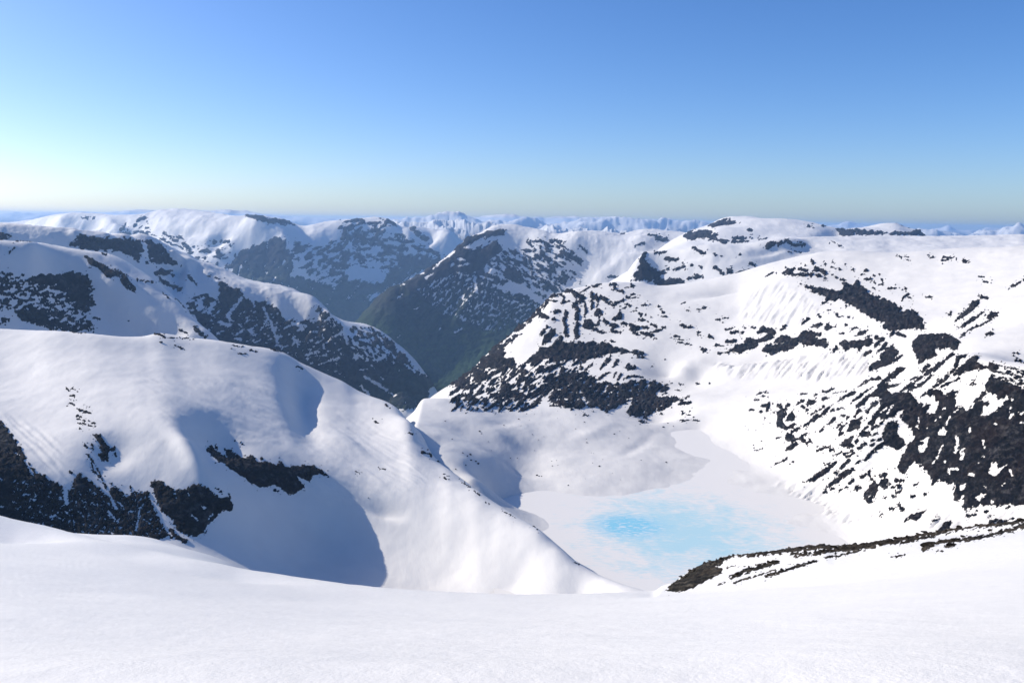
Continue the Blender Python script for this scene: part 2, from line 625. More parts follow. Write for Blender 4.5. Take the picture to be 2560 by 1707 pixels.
def fore_snow():
    t = NT('snow_crust')
    big = t.noise(0.9, 6, 0.55, stretch=((0, 0, R(60)), (1.0, 0.3, 1.0)))
    mid = t.noise(7.0, 5, 0.6, stretch=((0, 0, R(60)), (1.0, 0.45, 1.0)))
    fine = t.noise(38.0, 4, 0.7)
    n1 = t.bump(big, 0.014, 1.0)
    n2 = t.bump(mid, 0.007, 1.0, n1)
    n3 = t.bump(fine, 0.005, 1.0, n2)
    c = t.mix(t.ramp(mid, [(0.3, 0.0), (0.7, 1.0)]), (0.80, 0.765, 0.715), (0.73, 0.70, 0.655))
    v = t.n.new('ShaderNodeTexVoronoi')
    v.inputs['Scale'].default_value = 55.0
    t.l.new(t.co, v.inputs['Vector'])
    g = t.ramp(v.outputs['Distance'], [(0.12, 1.0), (0.3, 0.0)])
    c = t.mix(t.math('MULTIPLY', g, 0.5), c, (0.92, 0.89, 0.84))  # snow sparkle painted into the colour as pale flecks
    m = t.done(c, 0.42, 0.4, n3)
    return m
SNOW_FORE = fore_snow()

# ------------------------------------------------------------------ the land, far to near
# valley ground reaching the horizon
def ground():
    xs = np.linspace(-52000, 52000, 105)
    ys = np.linspace(-3000, 65500, 100)
    X, Y = np.meshgrid(xs, ys, indexing='ij')
    Z = 60 + 50 * fbm(X / 5000, Y / 5000, 4, 3)
    i = np.arange(X.size).reshape(X.shape)
    Q = np.stack([i[:-1, :-1], i[1:, :-1], i[1:, 1:], i[:-1, 1:]], -1).reshape(-1, 4)
    t = NT('valley_floor')
    g = t.ramp(t.noise(1 / 500, 6, 0.6), [(0.35, VEG0), (0.65, VEG1)])
    o = mesh_obj('ground', np.stack([X, Y, Z], -1).reshape(-1, 3), Q, t.done(g, 0.95, 0.05))
    tag(o, 'dark green valley floor running away between the snowy mountains', 'valley', kind='structure')
ground()

# distant ranges: height fields with their own ridges, snow above dark flanks
def distant_range(name, label, y0, depth, sky, x0, x1, seed, mat, relief):
    C = pts('S', sky)
    n, m = 620, 40
    pxs = np.linspace(x0, x1, n)
    v = np.linspace(0, 1, m)
    top = np.interp(pxs, C[:, 0], C[:, 1])
    tp = at_d(pxs, top, np.full(n, y0))
    X = np.repeat(tp[:, :1], m, 1) + 0 * v[None]
    Y = y0 + (v[None] - 0.55) * depth + 0 * X
    prof = np.where(v < 0.55, smoothstep(0, 0.55, v) ** 0.9, 1 - 0.8 * smoothstep(0.55, 1, v))
    base = 150.0
    Z = base + (tp[:, 2:3] - base) * prof[None]
    Z = Z + relief * ridged(X / (depth * 0.30), Y / (depth * 0.30), 6, seed) * (0.12 + 0.88 * np.sin(np.pi * np.clip(v, 0, 1)))[None]
    Z = Z - relief * 0.25
    X = X * (Y / y0)
    i = np.arange(n * m).reshape(n, m)
    Q = np.stack([i[:-1, :-1], i[1:, :-1], i[1:, 1:], i[:-1, 1:]], -1).reshape(-1, 4)
    o = mesh_obj(name, np.stack([X, Y, Z], -1).reshape(-1, 3), Q, mat)
    return tag(o, label, 'mountain range', kind='structure')

def range_mat(name, s, lo, hi):
    t = NT(name)
    sx = t.n.new('ShaderNodeSeparateXYZ')
    t.l.new(t.co, sx.inputs[0])
    h = t.math('ADD', sx.outputs[2], t.math('MULTIPLY', t.math('SUBTRACT', t.noise(1 / s, 7, 0.65), 0.5), 1500.0))
    k = t.math('MULTIPLY_ADD', h, 1.0 / (hi - lo), -lo / (hi - lo), clamp=True)
    return t.done(t.mix(k, (0.03, 0.034, 0.04), (0.56, 0.56, 0.56)), 0.8, 0.1)
RM = range_mat('range_snow', 1500.0, 1150.0, 1650.0)
distant_range('mountain_range', 'faintest pale blue mountain range along the horizon, farthest of all', 56000, 14000,
              '-300,549 300,533 520,530 560,531 690,540 720,543 780,552 880,554 985,548 1055,546 1108,550 1145,553 1200,551 1240,543 1282,541 1325,548 1362,551 1410,544 1450,551 1500,545 1535,541 1575,548 1600,554 1630,555 1672,556 1710,561 1800,566 2000,571 2090,566 2118,562 2150,570 2300,586 2320,586 2343,573 2369,568 2384,575 2413,580 2450,579 2468,576 2504,580 2560,579 2900,586',
              -350, 2900, 21, RM, 420)
distant_range('mountain_range', 'pale snow-streaked mountain range behind the central mountain, nearer than the horizon range', 34000, 9000,
              '800,575 900,570 985,558 1050,555 1100,548 1150,549 1190,556 1250,553 1290,557 1350,560 1400,556 1450,553 1500,559 1560,556 1620,561 1680,563 1740,570 1800,580 2100,590 2300,588 2330,583 2400,582 2470,578 2560,576 2900,580',
              820, 2900, 33, RM, 520)
distant_range('mountain_range', 'low snow-covered range in the gap between the blue massif and the central mountain', 20500, 5000,
              '700,600 900,580 1000,563 1060,560 1110,555 1160,562 1210,575 1300,585 1500,592 1700,596',
              800, 1700, 47, RM, 420)

# --- the blue massif at the head of the valley
A1 = '''-140,565,17384 -140,581,17075 -140,598,16740 -140,613,16378 -140,629,15991 -140,644,15585 -140,660,15172 -140,675,14766 -140,690,14371
-114,565,17239 -114,581,16953 -114,597,16641 -114,613,16301 -114,629,15933 -114,644,15541 -114,660,15139 -114,675,14740 -114,690,14350
-87,564,17108 -87,581,16830 -87,597,16538 -87,613,16219 -87,629,15870 -87,644,15495 -87,660,15104 -87,675,14712 -87,690,14328
-61,564,16984 -61,581,16712 -61,597,16431 -61,613,16133 -61,629,15804 -61,644,15445 -61,660,15067 -61,675,14683 -61,690,14305
-34,564,16864 -34,581,16600 -34,597,16326 -34,613,16042 -34,629,15733 -34,644,15391 -34,660,15026 -34,675,14652 -34,690,14280
-8,564,16749 -8,581,16493 -8,597,16224 -8,613,15950 -8,629,15657 -8,644,15334 -8,660,14983 -8,675,14619 -8,690,14254
18,564,16634 18,581,16389 18,597,16127 18,613,15859 18,629,15580 18,644,15274 18,660,14938 18,675,14584 18,690,14226
45,563,16531 45,580,16299 45,596,16047 45,612,15782 45,628,15511 45,644,15218 45,659,14895 45,675,14550 45,690,14196
71,559,16437 71,576,16228 71,593,15993 71,610,15731 71,626,15461 71,642,15175 71,658,14861 71,674,14520 71,690,14165
98,554,16312 98,573,16139 98,590,15934 98,607,15684 98,624,15415 98,641,15133 98,657,14825 98,674,14487 98,690,14132
124,549,16164 124,568,15996 124,586,15854 124,604,15640 124,621,15374 124,639,15093 124,656,14789 124,673,14454 124,690,14097
151,544,15982 151,564,15815 151,583,15709 151,601,15590 151,619,15328 151,637,15047 151,655,14746 151,672,14415 151,690,14059
177,543,15957 177,563,15726 177,582,15691 177,600,15529 177,618,15261 177,637,14984 177,655,14690 177,672,14368 177,690,14018
203,542,15778 203,562,15730 203,581,15656 203,600,15502 203,618,15196 203,636,14918 203,654,14631 203,672,14318 203,690,13976
230,543,15684 230,563,15699 230,582,15655 230,600,15494 230,619,15125 230,637,14843 230,655,14564 230,672,14263 230,690,13933
256,545,15558 256,564,15572 256,583,15569 256,601,15425 256,619,15066 256,637,14770 256,655,14496 256,673,14207 256,690,13891
283,547,15534 283,566,15342 283,584,15516 283,602,15346 283,620,15020 283,638,14702 283,655,14428 283,673,14151 283,690,13847
309,547,15440 309,567,15413 309,585,15478 309,603,15273 309,621,14991 309,639,14640 309,656,14355 309,674,14083 309,691,13789
335,547,15404 335,566,15374 335,585,15413 335,604,15195 335,622,14954 335,640,14581 335,658,14273 335,676,13997 335,694,13710
362,544,15470 362,564,15198 362,584,15135 362,603,15105 362,622,14912 362,641,14554 362,659,14202 362,678,13914 362,696,13628
388,538,15460 388,560,15126 388,581,14818 388,601,14951 388,621,14901 388,641,14568 388,660,14150 388,680,13837 388,699,13546
415,534,15476 415,557,15068 415,578,14827 415,599,14889 415,620,14866 415,641,14577 415,661,14106 415,681,13757 415,701,13465
441,534,15433 441,556,14988 441,578,14794 441,600,14718 441,621,14813 441,642,14578 441,663,14065 441,684,13671 441,704,13385
468,535,15329 468,558,14894 468,580,14743 468,602,14593 468,623,14658 468,644,14474 468,665,14036 468,686,13580 468,707,13310
494,538,15206 494,561,14834 494,583,14694 494,605,14572 494,626,14481 494,647,14326 494,668,14052 494,689,13509 494,709,13265
520,542,15053 520,566,14698 520,588,14476 520,610,14474 520,632,14278 520,654,14382 520,675,14000 520,696,13648 520,717,13370
547,546,14908 547,570,14561 547,594,14364 547,616,14271 547,639,14253 547,661,14433 547,683,14006 547,705,13770 547,726,13490
573,550,14760 573,575,14365 573,599,14325 573,622,14121 573,645,14204 573,668,14341 573,691,14145 573,713,13871 573,736,13607
600,554,14607 600,579,14318 600,604,14123 600,628,13918 600,652,14005 600,675,14191 600,699,14189 600,722,13939 600,745,13706
626,551,14461 626,578,14258 626,604,14037 626,630,13856 626,655,13840 626,680,14014 626,705,14142 626,730,14034 626,754,13782
652,554,14345 652,582,14139 652,609,13851 652,636,13830 652,662,13821 652,687,13869 652,713,14006 652,738,14017 652,763,13839
679,559,14388 679,587,13978 679,615,13816 679,642,13757 679,669,13745 679,695,13787 679,721,13866 679,747,13959 679,773,13859
705,562,14540 705,592,14090 705,620,13876 705,648,13788 705,675,13742 705,702,13727 705,729,13778 705,756,13850 705,782,13851
732,573,14707 732,602,14276 732,631,14006 732,659,13863 732,686,13775 732,713,13724 732,740,13746 732,767,13731 732,794,13800
758,581,14852 758,611,14493 758,640,14179 758,668,13975 758,696,13842 758,724,13759 758,751,13723 758,778,13678 758,805,13702
785,577,14987 785,609,14709 785,640,14370 785,670,14116 785,700,13942 785,730,13820 785,759,13722 785,788,13641 785,817,13619
811,573,15209 811,607,14884 811,640,14558 811,672,14275 811,704,14066 811,736,13904 811,767,13758 811,798,13644 811,829,13566
837,570,15284 837,607,15003 837,641,14728 837,675,14441 837,709,14207 837,742,14009 837,775,13828 837,808,13681 837,840,13565
864,569,15349 864,606,15128 864,642,14876 864,678,14602 864,712,14356 864,747,14131 864,781,13925 864,815,13749 864,849,13607
890,566,15454 890,603,15235 890,638,15006 890,673,14753 890,707,14505 890,740,14265 890,773,14044 890,806,13848 890,839,13683
917,563,15506 917,599,15329 917,633,15123 917,667,14892 917,700,14650 917,733,14412 917,766,14183 917,798,13972 917,830,13784
943,560,15577 943,595,15396 943,629,15221 943,661,15016 943,694,14794 943,726,14562 943,758,14334 943,789,14112 943,820,13910
969,565,15493 969,598,15413 969,630,15259 969,661,15103 969,691,14902 969,722,14691 969,752,14475 969,781,14261 969,811,14057
996,582,15466 996,612,15368 996,640,15233 996,668,15125 996,695,14981 996,722,14813 996,749,14620 996,775,14427 996,801,14229
1022,583,15418 1022,611,15380 1022,638,15260 1022,664,15173 1022,690,15058 1022,716,14934 1022,741,14772 1022,766,14596 1022,791,14412
1049,579,15707 1049,606,15420 1049,632,15279 1049,657,15194 1049,682,15130 1049,707,15015 1049,732,14903 1049,756,14750 1049,781,14587
1075,585,15697 1075,610,15398 1075,634,15181 1075,657,15178 1075,680,15131 1075,703,15073 1075,725,14983 1075,748,14882 1075,770,14746
1102,585,15659 1102,608,15522 1102,631,15297 1102,653,15120 1102,674,15052 1102,696,15198 1102,717,15049 1102,738,14986 1102,759,14879
1128,589,15583 1128,610,15569 1128,631,15417 1128,651,15172 1128,671,14862 1128,691,15024 1128,710,15119 1128,730,15013 1128,749,14973
1154,611,15449 1154,628,15422 1154,645,15556 1154,661,15170 1154,677,14902 1154,693,14983 1154,708,14997 1154,724,14967 1154,739,14967
1181,620,15285 1181,635,15408 1181,650,15286 1181,664,15094 1181,679,14950 1181,693,14990 1181,707,14914 1181,721,14976 1181,734,14828
1207,628,15102 1207,642,15312 1207,655,15046 1207,668,15048 1207,680,14921 1207,693,14896 1207,705,14747 1207,717,14819 1207,730,14823
1234,637,14935 1234,649,15170 1234,660,14962 1234,671,15039 1234,682,14957 1234,693,14816 1234,704,14777 1234,714,14653 1234,725,14860
1260,645,15040 1260,655,15112 1260,665,14948 1260,674,14937 1260,684,14918 1260,693,14660 1260,702,14938 1260,711,14560 1260,720,14687'''
T1 = Terrain('massif', 'mountain', 'blue shadowed massif with broad snow domes at the far end of the valley', 'mountain', SNOW_FAR, ROCK_FAR,
    A1, px=(-140, 1260), d=(11500, 18500), rows=300, step=2.6, relax=6e-4,
    crest='-300,556 0,555 37,555 91,546 146,534 201,531 252,534 292,537 318,537 351,535 373,531 402,523 439,521 486,524 530,531 585,538 607,541 618,536 636,536 676,543 720,548 735,559 753,566 779,561 804,555 852,549 901,546 941,541 960,544 992,555 995,566 1011,573 1033,564 1047,563 1058,570 1088,573 1120,571 1139,586 1150,600 1260,640',
    crest_d='-140,17526 -113,17383 -87,17245 -60,17115 -34,16992 -7,16876 18,16762 44,16651 71,16539 97,16421 124,16308 150,15917 176,15673 203,15533 229,15496 256,15579 282,15531 309,15444 335,15434 361,15606 388,15707 414,15730 441,15674 467,15559 493,15421 520,15256 546,15090 573,14920 599,14727 626,14426 652,14393 678,14525 705,14744 731,14993 758,15241 784,15299 810,15409 837,15512 863,15506 890,15552 916,15620 943,15713 969,15302 995,15467 1022,15703 1048,15795 1075,15717 1101,15645 1127,15585 1154,15448 1180,15154 1207,14865 1233,14772 1260,14894',
    noise=((1500, 55, 'r'), (420, 16, 'r')),
    feats=(('gauss', 226, 555, 36, 16, 0, -150), ('gauss', 470, 578, 34, 12, 0, -80), ('gauss', 545, 598, 30, 9, 20, -80), ('gauss', 305, 545, 34, 12, -10, -90), ('gauss', 1020, 590, 14, 40, 20, 120), ('gauss', 1075, 588, 26, 14, 20, -120)),
    rise=0.25, rough=0.8, rock_name='rock_face',
    shapes=[PG('A', '1560,500 1640,400 1700,380 1850,330 1920,290 1960,360 1990,420 2000,500 1990,570 2100,600 2352,640 2352,900 2200,800 2100,720 1900,690 1700,640 1600,560', 7, 7, 60, 2, 12),
            PG('S', '540,670 620,690 700,720 760,735 860,770 950,740 1020,720 1120,660 1170,640 1180,860 700,870 600,800', 9, 6, 60, 2, 12),
            PG('A', '1680,158 1740,150 1850,175 1970,190 2020,230 1900,222 1830,212 1760,192', 3, 3, 10, 2, 9),
            PG('A', '2000,330 2150,380 2352,350 2352,640 2130,560 2020,450', 0.5, 8, 30, 2.2, 13),
            PG('B', '0,190 40,200 130,190 240,215 320,220 300,270 250,300 130,370 60,300 0,240', 1.5, 6, 25, 2.5, 11),
            PG('B', '260,178 330,182 390,205 390,240 320,212', 3, 2, 10, 2, 9),
            PG('B', '0,600 100,600 300,620 330,520 480,420 620,440 700,460 640,500 400,620 200,720 120,880 0,900', 7, 6, 50, 2, 12),
            PG('B', '100,330 400,300 600,380 700,450 480,430 330,500 200,520 100,430', 0.0, 8, -12, 2.6, 12),
            PG('B', '0,270 100,290 140,420 60,500 0,520', 0.5, 8, 50, 2.2, 12),
            LN('B', 34, '490,240 540,290 590,325', 3), PG('A', '560,180 600,165 650,165 645,190', 2, 3),
            PG('A', '820,250 900,240 1000,150 1010,180 920,270 860,310', -1.5, 6, 40, 2),
            PG('A', '1300,370 1600,330 1560,430 1480,480 1300,470', -2.0, 7, 20, 2), PG('A', '800,290 1060,260 1250,330 1300,400 1200,380', -2, 6, -20, 2.4)])

# --- the flat-topped hills on the right skyline
T8 = Terrain('dome', 'mountain', 'far snow dome with a flat cliffed spur on the right skyline', 'mountain', SNOW_FAR, ROCK_MID,
    '''1650,640,7400 1750,640,7500 1800,580,8300 1850,560,8800 1850,600,8000 1950,575,8400 2000,600,7800 2050,590,8100 2100,600,7700 2180,590,8200 2180,610,7500 2280,600,7800 2400,620,7400 2560,640,7300 1550,700,6900''',
    (1500, 2420), (6600, 11500), 120, 2.6,
    crest='1480,730 1580,672 1640,628 1680,600 1710,584 1737,571 1766,566 1791,551 1817,542 1872,540 1905,546 1956,546 1992,549 2029,555 2058,562 2073,568 2095,571 2131,571 2168,567 2194,560 2234,557 2248,557 2256,566 2300,576 2318,592 2340,610 2450,640',
    crest_d='1500,9000 1872,9600 1956,9000 2131,9400 2240,9200 2320,9000 2450,8600',
    noise=((900, 25, 'f'), (260, 8, 'f')), feats=(('gauss', 2070, 585, 60, 12, 20, -70), ('gauss', 1880, 590, 60, 9, 0, -40)), rise=0.35, rock_name='rock_face',
    shapes=[PG('C', '10,300 60,270 150,262 250,280 260,310 330,340 300,352 230,340 180,312 100,322 30,322', 4, 4, 10),
            PG('C', '190,236 250,197 320,184 400,207 320,228 220,238', 3, 3, 10), PG('C', '1060,250 1180,250 1200,297 1100,302', 5, 2, 60),
            PG('C', '1190,250 1270,260 1380,270 1390,292 1200,295', 5, 2, 60), PG('C', '1390,278 1640,264 1690,300 1450,296', 5, 2, 60),
            *LNS('C', '22: 360,335 400,312 480,315; 14: 380,345 470,335; 14: 870,235 920,245; 12: 960,222 1000,234; 10: 1500,216 1560,240 1640,260; 16: 465,260 485,262; 10: 540,322 590,318')])

# --- the central mountain above the green valley
A5 = '''840,857,9584 840,864,9555 840,872,9525 840,879,9454 840,886,9439 840,893,9350 840,899,9201 840,906,9192 840,913,9162
862,841,9537 862,851,9516 862,860,9484 862,869,9461 862,878,9393 862,887,9407 862,896,9260 862,905,9181 862,914,9108
884,826,9411 884,839,9436 884,851,9436 884,864,9411 884,876,9365 884,888,9296 884,900,9263 884,912,9155 884,923,9047
906,808,9296 906,825,9376 906,842,9374 906,858,9356 906,873,9325 906,889,9234 906,904,9244 906,920,8989 906,935,9028
928,788,9313 928,810,9360 928,831,9346 928,852,9325 928,873,9266 928,893,9208 928,913,9143 928,933,9048 928,953,9022
950,768,9349 950,795,9221 950,821,9278 950,847,9311 950,872,9220 950,897,9209 950,921,9102 950,946,9086 950,970,9101
973,751,9380 973,783,9207 973,813,9208 973,843,9251 973,873,9221 973,902,9163 973,931,9066 973,960,9004 973,988,8999
995,737,9392 995,773,9265 995,808,9185 995,841,9208 995,875,9205 995,908,9132 995,941,8972 995,973,8983 995,1006,8951
1017,723,9455 1017,761,9335 1017,799,9212 1017,835,9183 1017,871,9182 1017,907,9143 1017,942,8967 1017,977,8989 1017,1012,8961
1039,712,9507 1039,752,9395 1039,791,9265 1039,829,9184 1039,867,9161 1039,904,9143 1039,941,9033 1039,978,8958 1039,1014,8939
1061,701,9544 1061,743,9439 1061,784,9320 1061,824,9204 1061,863,9143 1061,902,9116 1061,940,9029 1061,978,8861 1061,1016,8914
1083,688,9584 1083,732,9486 1083,775,9373 1083,817,9224 1083,858,9139 1083,898,9092 1083,939,9002 1083,979,8776 1083,1018,8772
1105,674,9627 1105,720,9525 1105,764,9419 1105,808,9282 1105,850,9169 1105,893,9090 1105,935,8968 1105,977,8750 1105,1018,8769
1127,657,9675 1127,705,9569 1127,750,9477 1127,794,9334 1127,838,9204 1127,881,9103 1127,924,8969 1127,967,8802 1127,1009,8778
1149,638,9738 1149,686,9620 1149,733,9514 1149,779,9383 1149,824,9254 1149,869,9130 1149,913,8980 1149,957,8791 1149,1000,8793
1171,619,9806 1171,669,9674 1171,717,9562 1171,764,9426 1171,810,9304 1171,856,9170 1171,902,9003 1171,947,8790 1171,991,8613
1193,612,9833 1193,661,9709 1193,709,9588 1193,756,9460 1193,802,9335 1193,848,9205 1193,893,9021 1193,938,8788 1193,983,8603
1216,600,9933 1216,650,9757 1216,698,9621 1216,745,9494 1216,792,9368 1216,838,9242 1216,884,9050 1216,929,8795 1216,974,8596
1238,590,10027 1238,640,9809 1238,689,9649 1238,736,9524 1238,783,9398 1238,829,9274 1238,875,9081 1238,920,8808 1238,965,8594
1260,587,10082 1260,635,9863 1260,682,9667 1260,729,9547 1260,774,9426 1260,819,9306 1260,863,9127 1260,908,8846 1260,952,8618
1282,585,10084 1282,632,9923 1282,676,9695 1282,720,9572 1282,764,9459 1282,806,9345 1282,849,9200 1282,891,8921 1282,932,8679
1304,588,10037 1304,631,9988 1304,673,9730 1304,714,9593 1304,755,9489 1304,795,9379 1304,835,9262 1304,874,9001 1304,913,8756
1326,591,9970 1326,632,9887 1326,671,9783 1326,709,9619 1326,747,9517 1326,784,9417 1326,821,9314 1326,858,9084 1326,894,8845
1348,592,9882 1348,630,9828 1348,666,9770 1348,702,9638 1348,737,9544 1348,772,9456 1348,807,9358 1348,841,9161 1348,875,8943
1370,599,9748 1370,633,9769 1370,666,9760 1370,699,9632 1370,731,9571 1370,762,9489 1370,794,9378 1370,825,9221 1370,856,9039
1392,601,9728 1392,633,9725 1392,663,9747 1392,693,9586 1392,722,9543 1392,751,9509 1392,780,9392 1392,808,9268 1392,837,9121
1414,597,9736 1414,627,9683 1414,656,9673 1414,685,9577 1414,713,9465 1414,741,9489 1414,768,9392 1414,795,9282 1414,822,9162
1437,593,9795 1437,622,9686 1437,650,9642 1437,678,9648 1437,705,9549 1437,731,9499 1437,758,9377 1437,784,9279 1437,811,9175
1459,592,9838 1459,619,9704 1459,646,9642 1459,672,9626 1459,698,9585 1459,723,9508 1459,749,9367 1459,774,9269 1459,799,9177
1481,590,9895 1481,617,9631 1481,642,9631 1481,667,9585 1481,691,9636 1481,716,9553 1481,740,9375 1481,763,9261 1481,787,9173
1503,591,9889 1503,615,9542 1503,639,9631 1503,663,9628 1503,685,9533 1503,708,9585 1503,731,9397 1503,753,9264 1503,775,9169
1525,592,9856 1525,615,9556 1525,637,9614 1525,659,9610 1525,680,9491 1525,701,9608 1525,722,9438 1525,743,9283 1525,763,9174
1547,594,9821 1547,615,9578 1547,636,9556 1547,655,9590 1547,675,9474 1547,694,9502 1547,714,9477 1547,733,9321 1547,752,9194
1569,592,9861 1569,613,9562 1569,633,9466 1569,653,9581 1569,672,9462 1569,691,9397 1569,710,9479 1569,729,9326 1569,748,9185
1591,587,9974 1591,608,9596 1591,628,9469 1591,648,9551 1591,668,9456 1591,687,9336 1591,707,9488 1591,726,9331 1591,745,9172
1613,584,10053 1613,605,9626 1613,626,9527 1613,646,9457 1613,665,9451 1613,685,9322 1613,704,9386 1613,723,9355 1613,742,9163
1635,583,10087 1635,604,9675 1635,624,9568 1635,644,9319 1635,663,9473 1635,683,9306 1635,702,9270 1635,721,9416 1635,739,9157
1657,586,10051 1657,606,9674 1657,625,9560 1657,644,9325 1657,663,9466 1657,682,9284 1657,700,9163 1657,718,9401 1657,737,9178
1680,588,10010 1680,608,9710 1680,626,9521 1680,645,9320 1680,663,9359 1680,681,9277 1680,699,9152 1680,716,9331 1680,734,9244
1702,590,9975 1702,609,9730 1702,627,9495 1702,645,9296 1702,662,9262 1702,680,9286 1702,697,9131 1702,714,9224 1702,731,9334
1724,591,9936 1724,610,9682 1724,627,9468 1724,645,9274 1724,662,9153 1724,679,9296 1724,695,9109 1724,712,9096 1724,728,9373
1746,594,9890 1746,611,9637 1746,628,9437 1746,645,9239 1746,661,9119 1746,678,9293 1746,694,9099 1746,710,8983 1746,726,9306
1768,596,9841 1768,613,9594 1768,629,9405 1768,645,9212 1768,661,9113 1768,677,9236 1768,692,9108 1768,707,8972 1768,723,9180
1790,598,9791 1790,614,9552 1790,630,9374 1790,645,9187 1790,661,9070 1790,676,9195 1790,691,9126 1790,705,8949 1790,720,9042'''
T5 = Terrain('centre', 'mountain', 'dark central mountain with a snowy top and green flank above the valley', 'mountain', SNOW_FAR, ROCK_FAR,
    A5, (840, 1790), (7300, 12800), 380, 2.3, relax=2e-3,
    crest='780,900 850,845 897,809 960,743 1014,703 1069,674 1106,648 1135,626 1153,608 1168,593 1190,586 1208,580 1223,566 1252,560 1289,560 1318,568 1351,572 1380,584 1398,584 1435,577 1490,576 1526,580 1556,584 1600,573 1636,572 1673,577 1710,580 1800,590',
    crest_d='840,9593 862,9482 884,9346 906,9333 928,9469 950,9573 972,9571 994,9533 1016,9517 1038,9557 1060,9595 1083,9637 1105,9683 1127,9736 1149,9823 1171,9930 1193,9956 1215,10055 1237,10170 1259,10248 1281,10265 1303,10181 1326,10099 1348,10058 1370,9987 1392,9928 1414,9999 1436,10098 1458,10146 1480,10157 1502,10134 1524,10096 1546,10071 1569,10139 1591,10275 1613,10365 1635,10383 1657,10324 1679,10255 1701,10199 1723,10141 1745,10081 1767,10023 1790,9964',
    noise=((900, 22, 'r'), (240, 9, 'r'), (70, 3, 'f')), rise=0.3, rough=0.9, rock_name='rock_face',
    feats=(('gauss', 1440, 650, 46, 60, -8, -150), ('gauss', 1610, 612, 60, 14, 0, -60), ('gauss', 1210, 600, 26, 10, 20, -50),
           ('groove', pts('S', '1200,640 1150,700 1100,760 1040,830'), 16, -90), ('groove', pts('S', '1130,650 1080,720 1000,800'), 14, -60), ('groove', pts('S', '1230,680 1180,740 1130,800 1100,860'), 12, 50)),
    shapes=[PG('Q5', '880,180 900,205 960,225 1040,210 1120,170 1190,155 1220,200 1230,240 1130,320 1070,360 1080,420 1180,440 1230,480 1300,500 1240,520 1170,545 1260,590 1420,610 1500,660 1560,700 1620,800 1500,1100 1300,1300 900,1500 640,1560 540,1620 300,1300 150,1100 -300,1000 -300,880 -30,790 170,600 300,520 430,445 540,385 620,350 690,310 790,255 860,180', 9, 3.5, 45, 2.2, 11),
            PG('Q5', '870,190 890,150 930,115 1080,82 1100,60 1250,45 1262,80 1180,112 1060,130 950,178 910,200', 4, 3, 20),
            PG('Q5', '1240,250 1300,230 1440,270 1600,280 1742,340 1742,580 1660,570 1500,540 1420,510 1300,480 1220,420 1100,360', 0.6, 7.5, -35, 2.2, 9),
            PG('Q5', '1300,370 1390,390 1440,500 1380,520 1250,470 1230,420', 5, 5, -35, 2.0, 9),
            PG('B', '1280,330 1480,330 1560,400 1640,440 1640,480 1560,470 1500,500 1600,560 1560,620 1480,680 1350,640 1250,560 1260,440', -0.6, 7, -35, 2.2, 9),
            *LNS('B', '30: 1550,430 1640,470; 16: 1470,330 1540,340; 16: 1640,370 1690,410; 8: 1645,600 1642,625; 18: 1340,690 1400,715; 40: 1420,640 1480,670; 14: 1830,580 1910,582; 20: 2160,300 2230,320; 30: 2170,320 2230,330; 14: 2020,370 2080,345; 12: 2110,292 2150,296; 10: 1920,285 1940,283'),
            SN('Q5', 20, '860,300 910,310'), *SNS('Q5', '18: 790,370 820,350; 14: 850,370 950,345; 11: 840,420 940,450; 25: 1000,470 1020,600; 14: 1090,580 1110,600; 22: 1110,470 1150,490; 18: 570,470 630,440; 14: 640,385 740,300 820,240; 8: 350,535 380,520; 9: 410,490 450,470; 9: 520,440 560,425; 14: 830,940 890,910; 12: 1070,920 1150,910; 14: 1260,660 1370,680; 14: 1390,710 1450,700; 10: 480,740 520,720; 10: 660,680 690,690; 9: 330,990 350,970; 9: 690,920 700,905; 8: 760,745 770,735; 10: 1200,640 1220,660; 10: 1010,720 1050,700; 8: 1070,710 1100,700; 10: 970,520 1000,480; 12: 870,640 950,670; 8: 640,560 700,510; 9: 710,490 800,440; 8: 330,640 380,610'),
            PG('Q5', '700,480 1000,420 1250,600 1560,700 1450,860 1150,920 700,760 500,560', -2.6, 5.5, 50, 2.0, 7, -1)])

